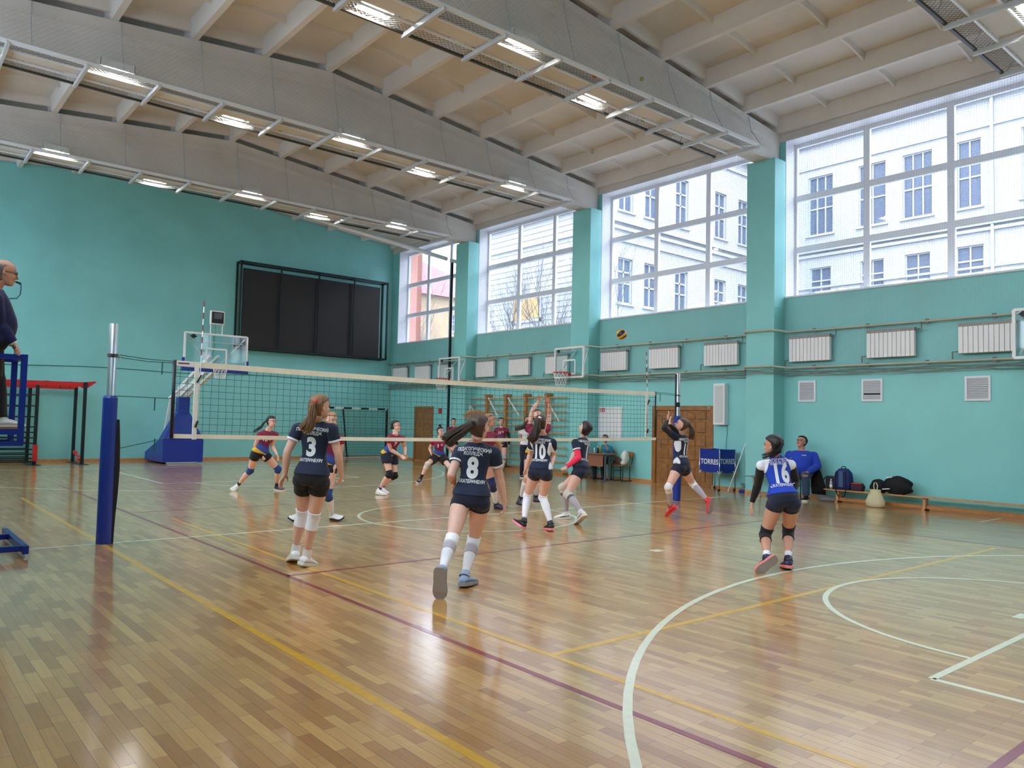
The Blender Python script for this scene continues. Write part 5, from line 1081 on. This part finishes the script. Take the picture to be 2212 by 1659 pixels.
def foot_frame(B,side):
    A=B.j['a'+side];K=B.j['k'+side];Tt=B.j['o'+side]; v=(Tt-A).normalized(); up=(K-A).normalized(); Rt=-B.fr(0)[0]
    n=v.cross(up); n=n.normalized()*min(1,n.length*1.6)+ (Rt-v*Rt.dot(v))*.25; n=(n-v*n.dot(v)).normalized()
    e2=n.cross(v).normalized(); c,s_=math.cos(math.radians(18)),math.sin(math.radians(18))
    e1=v*c+e2*s_; e2=e2*c-v*s_; H=B.H
    O=A-e1*.038*H-e2*.054*H
    return O,e1,e2,n
def shoe(B,par,side,mu,ms,high=False,mark=None):
    O,e1,e2,n=foot_frame(B,side); H=B.H; L=.168*H; P=[]
    st=[(0,.015,.036),(.04,.0245,.054),(.15,.029,.062),(.3,.0295,.060),(.45,.029,.052),(.6,.0315,.042),(.75,.0335,.036),(.88,.030,.031),(.96,.022,.025),(1.0,.012,.019)]
    zs=.016*H
    def ringU(f,w,h):
        c=O+e1*(f*L); out=[]
        for i in range(16):
            a=PI*2*i/16; ca,sa=math.cos(a),math.sin(a)
            z=zs*.8+(h*H-zs)*(.5+.5*sa) ; ww=w*H*(abs(ca)**.8)*(1-.28*max(0,sa))
            out.append(c+n*math.copysign(ww,ca)+e2*z)
        return out
    root=MB().rings([ringU(*q) for q in st]).build('shoe',mu,par,smooth=True)
    def ringS(f,w,h):
        c=O+e1*(f*L*1.02-.003*H); w=w*H*1.1+.002; lift=.004*H if f>.85 else 0
        return [c+n*w+e2*(-.0+lift),c+n*w+e2*(zs+lift*.5),c-n*w+e2*(zs+lift*.5),c-n*w+e2*(lift)]
    MB().rings([ringS(*q) for q in st]).build('sole',ms,root,bevel=.003)
    def ringO(f,w,h):
        c=O+e1*(f*L*1.02-.003*H); w=w*H*1.08; lift=.004*H if f>.85 else 0
        return [c+n*w+e2*(lift-.004*H),c+n*w+e2*(lift+.0005),c-n*w+e2*(lift+.0005),c-n*w+e2*(lift-.004*H)]
    MB().rings([ringO(*q) for q in st]).build('outsole',S_OUT2 if ms in (S_OW,S_WHITE) else S_OUT,root)
    # collar around the ankle
    A=B.j['a'+side];K=B.j['k'+side]; u=(K-A).normalized(); a0=A-u*.012*H; hgt=(.05 if high else .018)*H
    MB().tube([a0,A,A+u*hgt],[.029*H,.0275*H,.0265*H],14,cap=False).tube([a0,A,A+u*hgt],[.026*H,.0245*H,.0245*H],14,cap=False).build('collar',mu,root,smooth=True)
    m=MB()
    for k in range(4):
        f=.36+.09*k; c=O+e1*(f*L); hh=.0575*H-(f-.36)*.075*H; m.tube([c-n*.012*H+e2*(hh-.002*H),c+e2*hh,c+n*.012*H+e2*(hh-.002*H)],.0022*H,5)
    m.build('laces',M_WMET if mark!='dark' else M_BLK,root,fix=False)
    if mark=='swoosh':
        for q in (-1,1): MB().bar(O+e1*.07*L+n*q*.026*H+e2*.030*H,O+e1*.6*L+n*q*.0295*H+e2*.016*H,.007*H,.002,up=n).build('side_mark',M_BLK,root)
    return root
def sheet_text(B,jo,par,s,hgt,d,front=False,ws=1,bold=.03,m=None,name='print',dx=0,arch=0):
    vs,fs=text_mesh(s,hgt,ws,bold,seg=.022); x,y=B.fr(d); c=B.cen(d); right=x if front else -x; out=y if front else -y
    dep=bpy.context.evaluated_depsgraph_get(); me=jo.data; bv=BVHTree.FromPolygons([v.co for v in me.vertices],[tuple(p.vertices) for p in me.polygons])
    pts=[];ok=True
    for a,b in vs:
        b2=b-arch*(a*a); p=c+right*(a+dx)+B.T*b2; h=bv.ray_cast(p+out*.5,-out)
        if h[0] is None: pts.append(p+out*.09); 
        else: pts.append(h[0]+out*.0035)
    # drop faces that wrap past the silhouette
    good=[f for f in fs if max((pts[i]-pts[k]).length for i in f for k in f)<.08]
    mb=MB(); mb.add(pts,good); return mb.build(name,m or M_PRINT,par,smooth=True,fix=False)
def person(key,label,sp,group=None):
    B=Body(key,sp); j=B.j;H=B.H;vx=sp.get('vox',.009); base=V((j['pv'].x,j['pv'].y,sp.get('z0',0)))
    t=thing('person',label,'person',(0,0,0),group)
    sk=sp.get('skin',SK1); b=MB()
    b.rings(B.secs(-.06,.292)); 
    # neck, trapezius
    up=(j['hd']-j['nk']).normalized(); up=(up+V((0,0,.35))).normalized() if not sp.get('uptilt') else (up+V(sp['uptilt'])).normalized()
    lk=azi(sp['look']) if 'look' in sp else B.F; pit=math.radians(sp.get('pitch',0)); fwd=lk*math.cos(pit)+V((0,0,1))*math.sin(pit); hup=V((0,0,1))*math.cos(pit)-lk*math.sin(pit); hup=(hup+(up-V((0,0,1)))*.5).normalized()
    hh=.137*H*sp.get('headk',1); hc=j['hd']-hup*.002*H; nb=j['nk']-B.T*.02*H
    nr=.033 if B.male else .0305
    b.tube([nb,j['nk'],hc-hup*.30*hh-fwd*.10*hh],[nr*1.25*H*B.fat**.5,nr*H*B.fat**.5,nr*H*B.fat**.5],14)
    R,hx,hf=head_rings(hc,hup,fwd,hh); b.rings(R)
    b.tube([hc+hf*.35*hh+hup*.07*hh,hc+hf*.43*hh-hup*.04*hh,hc+hf*.485*hh-hup*.125*hh,hc+hf*.40*hh-hup*.165*hh],[.028*hh,.04*hh,.062*hh,.05*hh],8)
    for q in (-1,1):
        b.sphere(hc+hx*q*.325*hh-hf*.04*hh-hup*.03*hh,.085*hh,10,8,sc=(.5,.7,1.1)); b.sphere(hc+hx*q*.15*hh+hf*.3*hh-hup*.12*hh,.1*hh,10,8)
    for S in 'LR':
        s_,e,w_=j['s'+S],j['e'+S],j['w'+S]
        b.tube([j['nk']+B.T*.008*H,j['nk'].lerp(s_,.5)-B.T*.008*H,s_-B.T*.006*H],[.018*H,.023*H,.030*H],12); b.sphere(s_-B.T*.002*H,.0315*H*B.fat**.5,12,8)
        p,r=B.limb(s_,e,UA,-.1,1.0); b.tube(p,r,14); b.sphere(e,.0238*H*B.fat**.5,12,8); p,r=B.limb(e,w_,FA); b.tube(p,r,14)
        h_,k,a=j['h'+S],j['k'+S],j['a'+S]
        p,r=B.limb(h_,k,TH,-.05,1); b.tube(p,r,18)
        kb=(k-(h_+a)/2); fwk=(kb.normalized() if kb.length>.03 else B.F); b.sphere(k+fwk*.004*H,.0335*H*B.fat**.5,12,8)
        p,r=B.limb(k,a,SH,0,1.06,shift=-fwk*.008); b.tube(p,r,16)
        if not B.male: b.sphere(h_-B.fr(0)[1]*.024*H-V((0,0,.004*H)),.052*H,14,10)
        O,e1,e2,n=foot_frame(B,S); b.tube([O+e1*.02*H+e2*.03*H,O+e1*.07*H+e2*.026*H,O+e1*.13*H+e2*.016*H],[.016*H,.018*H,.011*H],8)
        th=sp.get('th'+S); 
        if th is None: th=B.F
        elif isinstance(th,str): th={'in':(B.Ls*(-1 if S=='L' else 1)),'up':V((0,0,1))}[th]
        else: th=V(th)
        hand(b,w_,j['t'+S],th,S=='L',H,sp.get('curl'+S,sp.get('curl',.35)),sp.get('spread',.08))
    body=fuse(b,'body',sk,t,vx*.7 if vx<.008 else vx*.8,2,.45)
    # face
    for q in (-1,1):
        MB().sphere(hc+hx*q*.135*hh+hf*.365*hh+hup*.035*hh,.036*hh,8,6,sc=(1,1,.7)).build('eye',M_EYEW,t,smooth=True)
        MB().tube([hc+hx*q*.07*hh+hf*.405*hh+hup*.10*hh,hc+hx*q*.15*hh+hf*.39*hh+hup*.125*hh,hc+hx*q*.21*hh+hf*.34*hh+hup*.10*hh],.013*hh,5).build('eyebrow',sp.get('hair',HB),t,smooth=True)
    mo=MB(); lr=.02 if not sp.get('openmouth') else .05
    mo.tube([hc+hx*-.1*hh+hf*.385*hh-hup*.265*hh,hc+hf*.425*hh-hup*.26*hh,hc+hx*.1*hh+hf*.385*hh-hup*.265*hh],[lr*.4*hh,lr*hh,lr*.4*hh],8); mo.build('lips',M_LIP,t,smooth=True)
    # hair
    hm=sp.get('hair',HB); ht=sp.get('hairtype','pony')
    if ht!='bald':
        R2,_,_=head_rings(hc,hup,fwd,hh,hair=True); h=MB(); h.rings(R2)
        if ht=='bun' : h.sphere(hc-hf*.36*hh+hup*.18*hh,.2*hh,14,10); h.sphere(hc-hf*.2*hh-hup*.1*hh,.30*hh,14,10)
        if ht=='low': h.sphere(hc-hf*.38*hh-hup*.12*hh,.2*hh,14,10)
        ho=fuse(h,'hair',hm,t,max(.006,vx*.8),2,.4)
        if B.pony and ht in('pony','knot','curl'):
            st=B.pony; n=len(st); thick=sp.get('ponyr',.02)
            m=MB(); Rr=random.Random(hash(key)%1000 if False else len(key)*7)
            for k in range(2*sp.get('strands',26)):
                a=Rr.uniform(0,2*PI); rad=math.sqrt(Rr.random()); pts=[];rs=[]; jx=Rr.uniform(-.4,.4)
                for i,p in enumerate(st):
                    f=i/(n-1); env=thick*(.45+1.3*math.sin(PI*min(1,f*.62+.06))); tt=(st[min(i+1,n-1)]-st[max(0,i-1)]).normalized(); ax=tt.cross(V((.3,.2,1))).normalized(); ay=tt.cross(ax)
                    pts.append(p+(ax*math.cos(a+jx*f)+ay*math.sin(a+jx*f))*rad*env*(1+.5*f*Rr.random())); rs.append(thick*.15*(1-.7*f**2))
                m.tube(pts,rs,5)
            m.build('ponytail',hm,ho,smooth=True,fix=False)
            MB().sphere(st[0],thick*.75,10,8).build('hair_tie',sp.get('tie',M_BLK),ho,smooth=True)
    if sp.get('glasses'):
        m=MB()
        for q in (-1,1):
            c=hc+hx*q*.14*hh+hf*.43*hh+hup*.03*hh; m.tube([c+hx*.10*hh*math.cos(a)+hup*.075*hh*math.sin(a) for a in [2*PI*i/14 for i in range(14)]],.008*hh,5,closed=True)
            m.tube([c+hx*q*.1*hh,hc+hx*q*.34*hh+hup*.05*hh,hc+hx*q*.345*hh-hf*.05*hh+hup*.04*hh],.009*hh,5)
        m.tube([hc+hx*-.04*hh+hf*.45*hh+hup*.03*hh,hc+hx*.04*hh+hf*.45*hh+hup*.03*hh],.008*hh,5); m.build('glasses',M_GLS,t,fix=False)
    # jersey
    jm=sp['jersey']; inf=sp.get('jinf',.012); hem=sp.get('hem',.005); sl=sp.get('sleeve',.5)
    g=MB(); g.rings(B.secs(hem,.283,inf,sp.get('flare',.12)))
    for S in 'LR':
        s_,e=j['s'+S],j['e'+S]
        g.tube([j['nk']-B.T*.0*H,j['nk'].lerp(s_,.5)-B.T*.009*H,s_-B.T*.006*H],[.018*H+inf*.4,.023*H+inf*.8,.030*H+inf*.8],12)
        if sl>0: p,r=B.limb(s_,e,UA,-.1,min(1,sl),inf*sp.get('slf',1.2)); g.tube(p,r,16); g.sphere(s_-B.T*.003*H,.0315*H*B.fat**.5+inf*.7,12,8)
        if sl>1:
            p,r=B.limb(e,j['w'+S],FA,0,sl-1,inf*sp.get('slf',1.2)); g.tube(p,r,16); g.sphere(e,.0245*H*B.fat**.5+inf*1.1,12,8)
    if not B.male:
        pass
    jo=fuse(g,'jersey' if sl<=1 else 'sweatshirt',jm,t,vx,8 if vx<.008 else 5,.5)
    me=jo.data; at=me.attributes.new('torso','FLOAT_VECTOR','POINT'); co=np.empty(len(me.vertices)*3); me.vertices.foreach_get('co',co); co=co.reshape(-1,3)
    pv=np.array(j['pv']);T=np.array(B.T); dd=((co-pv)@T); x0,y0=[np.array(q) for q in B.fr(.15)]; rel=co-pv-np.outer(dd,T)
    at.data.foreach_set('vector',np.stack([rel@x0/H,dd/H/B.k,rel@y0/H],1).astype(np.float32).ravel())
    # collar
    cr=MB(); xx,yy=B.fr(.285); c=B.cen(.288); cr.tube([c+xx*(.037*H)*math.cos(a)+yy*(.033*H*math.sin(a)-.003*H)-B.T*(.008*H*max(0,math.sin(a))) for a in [2*PI*i/24 for i in range(24)]],.006,6,closed=True); cr.build('collar',sp.get('collar',jm),jo,smooth=True)
    if sp.get('cuff') and sl<=1:
        for S in 'LR':
            p,r=B.limb(j['s'+S],j['e'+S],UA,sl-.06,sl+.015,inf*1.2+.004); MB().tube(p,r,18,cap=False).build('cuff',M_CUFF,jo,smooth=True)
    # sleeves worn under the jersey
    for S in 'LR':
        a=sp.get('arm'+S)
        if a:
            m_,f0,f1=a; g=MB()
            if f0<1: p,r=B.limb(j['s'+S],j['e'+S],UA,f0,1,.006); g.tube(p,r,14)
            g.sphere(j['e'+S],.0238*H+.006,12,8)
            if f0<.07: g.sphere(j['s'+S]-B.T*.002*H,.0315*H+.006,12,8)
            if f1>1: p,r=B.limb(j['e'+S],j['w'+S],FA,0,f1-1,.006); g.tube(p,r,14)
            fuse(g,'arm_sleeve',m_,t,vx*.9,2,.4)
    # shorts or trousers
    sm=sp['shorts']; le=sp.get('leg',.24); si=sp.get('sinf',.008); g=MB(); g.rings(B.secs(-.06,sp.get('waist',.06),si))
    for S in 'LR':
        h_,k,a=j['h'+S],j['k'+S],j['a'+S]
        p,r=B.limb(h_,k,TH,-.05,min(1,le),si+sp.get('loose',0)); g.tube(p,r,18)
        if not B.male: g.sphere(h_-B.fr(0)[1]*.024*H-V((0,0,.004*H)),.052*H+si,14,10)
        if le>1:
            g.sphere(k,.034*H*B.fat**.5+si*1.2,12,8); p,r=B.limb(k,a,[(0,.034),(.4,.034),(1,.028)],0,le-1,si+.004); g.tube(p,r,18)
    fuse(g,'shorts' if le<1 else 'trousers',sm,t,vx,9 if vx<.008 else 5,.5)
    # socks, pads, shoes
    for S in 'LR':
        h_,k,a=j['h'+S],j['k'+S],j['a'+S]; kb=(k-(h_+a)/2); fwk=(kb.normalized() if kb.length>.03 else B.F)
        for nm,m_,seg,f0,f1,i2 in sp.get('legs'+S,sp.get('legs',[])):
            if seg=='shin': p,r=B.limb(k,a,SH,f0,f1,i2,shift=-fwk*.008); MB().tube(p,r,18).build(nm,m_,t,smooth=True)
            else:
                g=MB(); p,r=B.limb(h_,k,TH,f0,1,i2); g.tube(p,r,16); g.sphere(k+fwk*.006*H,.0345*H+i2,14,10)
                p,r=B.limb(k,a,SH,0,f1,i2,shift=-fwk*.008); g.tube(p,r,16); fuse(g,nm,m_,t,max(.006,vx*.8),2,.45)
        mu,ms,hi,mk=sp.get('shoe'+S,sp.get('shoe',(M_WMET,M_WMET,False,None))); shoe(B,t,S,mu,ms,hi,mk)
    # lettering
    for q in sp.get('text',[]): sheet_text(B,jo,jo,**q)
    return t,B,jo,hc,hx,hf,hup,hh
def team_back(num,hs=.195,ws=.72,dn=.152,scale=1.0):
    K=scale
    return [dict(s='ПЕДАГОГИЧЕСКИЙ',hgt=.034*K,d=.247,ws=.74,bold=.027,name='school_name',arch=.5),dict(s='КОЛЛЕДЖ',hgt=.034*K,d=.223,ws=.76,bold=.027,name='school_name'),dict(s=num,hgt=hs*K,d=dn,ws=ws,bold=.045,name='shirt_number'),dict(s='ЕКАТЕРИНБУРГ',hgt=.034*K,d=.078,ws=.72,bold=.027,name='city_name')]
def shc(name,c): return mat(name,srgb(*c),.45)
S_WHITE=shc('white_shoe',(226,226,226)); S_GREY=shc('grey_shoe',(150,152,162)); S_LB=shc('light_blue_shoe',(150,170,204)); S_BLK=shc('black_shoe',(24,22,26)); S_CORAL=shc('coral_sole',(240,120,120)); S_OUT=shc('grey_outsole',(150,140,138)); S_OUT2=shc('pale_outsole',(190,184,174)); S_RED=shc('red_shoe',(222,62,64)); S_NAVY=shc('navy_shoe',(38,38,74)); S_PLUM=shc('plum_shoe',(52,42,58)); S_GUM=shc('grey_sole',(140,140,144)); S_OW=shc('offwhite_sole',(216,212,204)); S_TEAL=shc('teal_shoe',(70,120,120)); S_PS=shc('pink_sole',(244,128,140))
NW=dict(jersey=M_NAVY,shorts=M_NAVYS,cuff=True)
W_FULL=[('knee_pad',M_PADW,'knee',.86,.10,.008),('sock',M_SOCK,'shin',.06,1.02,.004)]
# ---- near team
person('three','person in navy jersey number 3 with white knee pads, back to camera',dict(NW,vox=.0065,skin=SK1,hair=HL,tie=mat('red_tie',srgb(220,70,60),.6),look=140,ponyr=.032,strands=60,shorts=M_BLKS,leg=.36,sinf=.012,hem=.0,
    legs=[('knee_pad',M_PADW,'knee',.84,.30,.009),('sock',M_SOCK,'shin',.84,1.03,.005)],shoe=(S_WHITE,S_OW,True,None),text=team_back('3',.19,.88),curlL=.25,curlR=.8))
person('eight','person in navy jersey number 8, ponytail flying left, back to camera',dict(NW,vox=.0065,skin=SK1,hair=HB,look=150,ponyr=.034,strands=64,leg=.20,
    legs=[('knee_pad',M_PADW,'knee',.93,.22,.009),('sock',M_SOCK,'shin',.18,1.02,.004),('sock_band',M_SOCKG,'shin',.24,.45,.0055)],shoe=(S_LB,S_GUM,False,None),text=team_back('8',.20,.80),curlL=.5,curlR=.5))
person('ten','person in navy jersey number 10 with a long brown ponytail, back to camera',dict(NW,jersey=M_NSP,vox=.0075,skin=SK1,hair=HB,look=155,ponyr=.034,strands=60,tie=M_PRINT,leg=.20,
    legsL=W_FULL+[('dark_sock',M_TRIM,'shin',.86,1.03,.006)],legsR=W_FULL,shoe=(S_BLK,S_PS,False,'dark'),text=team_back('10',.205,.66)))
person('one','person in navy jersey number 1 with a bright pink arm sleeve, knees bent, looking up',dict(NW,vox=.0075,skin=SK1,hair=HD,hairtype='bun',look=215,pitch=28,leg=.26,armL=(M_PINK,.52,1.97),
    legs=[('sock',M_SOCKG,'shin',.1,1.02,.004),('knee_pad',M_PADC,'knee',.86,.16,.012),('pad_trim',M_TRIM,'shin',.14,.26,.009)],shoe=(S_WHITE,S_OW,False,'swoosh'),text=team_back('1',.20,.7),curl=.9))
person('eleven','person in navy jersey and red shoes leaping with both hands raised',dict(NW,jersey=M_NSP,cuff=False,vox=.0075,skin=SK1,hair=HB,look=262,pitch=25,ponyr=.026,strands=30,leg=.30,armL=(M_BLKSL,.3,1.98),armR=(M_BLKSL,.3,1.98),thL=(.3,.2,.1),thR=(.3,.2,.1),spread=.25,curl=.12,
    legs=[('sock',M_SOCKG,'shin',.1,1.02,.004),('knee_pad',M_PADW,'knee',.86,.22,.008)],shoe=(S_RED,S_RED,False,None),text=team_back('11',.19,.7)))
person('sixteen','person in blue and white jersey number 16 with black knee pads',dict(jersey=M_LIB,shorts=M_NAVYS,vox=.0065,skin=SK2,hair=HD,look=222,ponyr=.02,strands=30,leg=.20,sleeve=.10,slf=.5,armL=(M_BLKSL,.06,1.97),armR=(M_BLKSL,.06,1.97),hem=.02,waist=.07,
    legs=[('knee_pad',M_PADK,'knee',.76,.27,.011),('sock',M_SOCK,'shin',.76,1.03,.005)],shoe=(S_NAVY,S_CORAL,False,None),text=team_back('16',.22,.62,.16,1.0)))
# ---- far team
MW=dict(jersey=M_MAR,shorts=M_BLKS,sleeve=.3,vox=.009)
def num(s,dx=.05): return [dict(s=s,hgt=.085,d=.19,front=True,ws=.8,bold=.05,dx=-dx,name='shirt_number'),dict(s='◇',hgt=.05,d=.205,front=True,ws=1,bold=.03,dx=dx,name='chest_mark')]
person('mten','person in maroon jersey number 10 with blue knee pads and dark plait',dict(MW,skin=SK1,hair=HD,look=62,ponyr=.016,leg=.3,loose=.006,legs=[('knee_pad',M_PADB,'knee',.82,.18,.012),('sock',M_BSOCK,'shin',.8,1.03,.005)],shoeR=(S_WHITE,S_OW,False,None),shoeL=(S_PLUM,S_WHITE,False,None),text=num('10')))
person('mseven','person in maroon jersey with black knee pads holding the arms together',dict(MW,skin=SK1,hair=HD,hairtype='low',glasses=True,look=70,leg=.42,loose=.02,shorts=M_NAVYS,legs=[('knee_pad',M_PADK,'knee',.84,.2,.013),('sock',M_PURP,'shin',.85,1.03,.005)],shoe=(S_WHITE,S_OW,False,None),text=num('7',.02)[:1]))
person('mthree','person in maroon jersey number 3 crouching with legs wide apart',dict(MW,skin=SK1,hair=HD,hairtype='knot',ponyr=.03,look=38,leg=.55,loose=.03,legs=[('knee_pad',M_PADC,'knee',.84,.3,.01),('sock',M_BSOCK,'shin',.7,1.03,.005)],shoe=(S_BLK,S_WHITE,False,None),text=num('3')))
person('behindthree','person with sandy hair and blue knee pads mostly hidden behind the number 3 player',dict(MW,skin=SK1,hair=HS,hairtype='low',look=45,legs=[('knee_pad',M_PADB,'knee',.8,.25,.01),('sock',M_SOCK,'shin',.2,1.03,.005)],shoe=(S_WHITE,S_BLK,False,None)))
person('behindeight','person in maroon jersey facing right, mostly hidden behind the navy number 8 player',dict(MW,skin=SK2,hair=HS,look=82,pitch=12,ponyr=.03,legs=[('knee_pad',M_PADN,'knee',.7,.3,.012),('sock',M_SOCK,'shin',.2,1.03,.005)],shoe=(S_PLUM,S_PLUM,False,'dark')))
person('blocker','person in maroon jersey jumping at the net with both arms stretched up',dict(MW,skin=SK1,hair=HB,look=20,pitch=15,ponyr=.03,thL='in',thR='in',curl=.15,spread=.4,legs=[('sock',M_SOCK,'shin',.2,1.03,.005)],shoe=(S_PLUM,S_BLK,False,'dark')))
person('farone','person in maroon jersey number 1 with black sleeves standing by the tall black pole',dict(MW,vox=.012,skin=SK1,hair=HD,hairtype='low',snap=True,armL=(M_BLKSL,.2,1.97),armR=(M_BLKSL,.2,1.97),legs=[('sock',M_SOCK,'shin',.0,1.03,.006)],shoe=(S_WHITE,S_OW,False,None),text=num('1')))
person('fareleven','person in maroon jersey number 11 with black sleeves standing upright before the wall bars',dict(MW,vox=.012,skin=SK1,hair=HD,hairtype='low',snap=True,armL=(M_BLKSL,.2,1.9),armR=(M_BLKSL,.2,1.9),legs=[('knee_pad',M_SOCKG,'knee',.8,.2,.01),('sock',M_SOCK,'shin',.2,1.03,.006)],shoe=(S_TEAL,S_TEAL,False,None),text=num('11')))
person('whiteshirt','person in white polo shirt and dark trousers standing before the wall bars behind the net',dict(jersey=M_WSH,shorts=mat('navy_trousers',srgb(20,26,50),.85),leg=1.96,sinf=.012,sleeve=.55,vox=.012,skin=SK2,hair=HD,hairtype='low',snap=True,glasses=True,shoe=(S_NAVY,S_WHITE,False,None)))
# ---- officials
r=person('ref','person in dark blue sweater standing on the referee stand with a whistle',dict(jersey=M_SUIT,shorts=M_TROU,male=True,belly=.045,fat=1.04,drop=.005,wide=.09,leg=1.97,sinf=.012,sleeve=1.93,slf=1.4,jinf=.016,vox=.008,skin=SK3,hairtype='bald',hair=HG,glasses=True,look=128,collar=M_CUFF,hem=-.01,waist=.05,curl=.3,thR=(0,1,0),thL=(0,-1,0),headk=1.07,shoe=(S_WHITE,S_OW,False,None)))
t,B,jo,hc,hx,hf,hup,hh=r
g=MB(); R2=head_rings(hc,hup,hf,hh,hair=True)[0]
g.rings([[hc+(p-hc)*k_ for p in rg] for rg,k_ in zip(R2[:7],(.93,.95,.955,.95,.94,.91,.84))]); fuse(g,'hair',HG,t,.008,2,.4)
for S in 'LR':
    p,rr=B.limb(B.j['e'+S],B.j['w'+S],FA,.84,1.0,.010); MB().tube(p,rr,14).build('white_cuff',M_CUFF,jo,smooth=True)
m=MB(); q=hc+hf*.44*hh-hup*.27*hh; m.bar(q,q+hf*.035-V((0,0,.004)),.014,.018).sphere(q+hf*.04-V((0,0,.006)),.013,10,8); wo=m.build('whistle',M_BLACK,smooth=False); tag(wo,'small black whistle held in the mouth of the referee','whistle')
m=MB(); m.tube([q+hf*.05,q+hf*.055-V((0,0,.06)),q+hf*.05-V((0,0,.13)),q+hf*.02-V((0,0,.18)),q-hf*.05-V((0,0,.2))],.006,6); m.build('lanyard',mat('lanyard_blue',srgb(30,60,110),.6),wo,smooth=True)
r=person('coach','person in royal blue sweatshirt and jeans sitting by the wall, looking up',dict(jersey=M_ROYAL,shorts=M_JEAN,male=True,belly=.07,fat=1.42,headk=1.08,leg=1.95,sinf=.012,sleeve=1.9,slf=1.3,jinf=.02,vox=.009,skin=SK3,hairtype='short',hair=HD,glasses=True,look=-52,pitch=22,openmouth=True,hem=.0,curl=.35,spread=.35,thL='in',thR='in',shoe=(S_BLK,S_WHITE,False,'dark'),
    text=[dict(s='TORRES',hgt=.02,d=.225,front=True,ws=1,bold=.03,dx=.075,name='chest_print')]))
person('scorer','person in teal cardigan sitting behind the score table with a raised hand',dict(jersey=M_TEALC,shorts=M_TROU,leg=1.95,sinf=.01,sleeve=1.85,jinf=.014,vox=.01,skin=SK2,hairtype='low',hair=HD,look=-18,collar=M_WSH,hem=-.01,curl=.6,thL='in',thR='up',shoe=(S_NAVY,S_BLK,False,'dark')))
# coat hanging from the coach's chair
m=MB(); R=[]
for z,w_,y in ((.12,.16,-1.5),(.3,.17,-1.49),(.6,.12,-1.44),(.82,.06,-1.4)): R.append([(8.66+.05*math.cos(a),y+w_*math.sin(a)*(1+.1*math.cos(3*a)),z) for a in [2*PI*i/16 for i in range(16)]])
m.rings(R); o=m.build('hanging_coat',M_CLOTHK,smooth=True); tag(o,'dark coat hanging beside the man in the royal blue sweatshirt','coat')
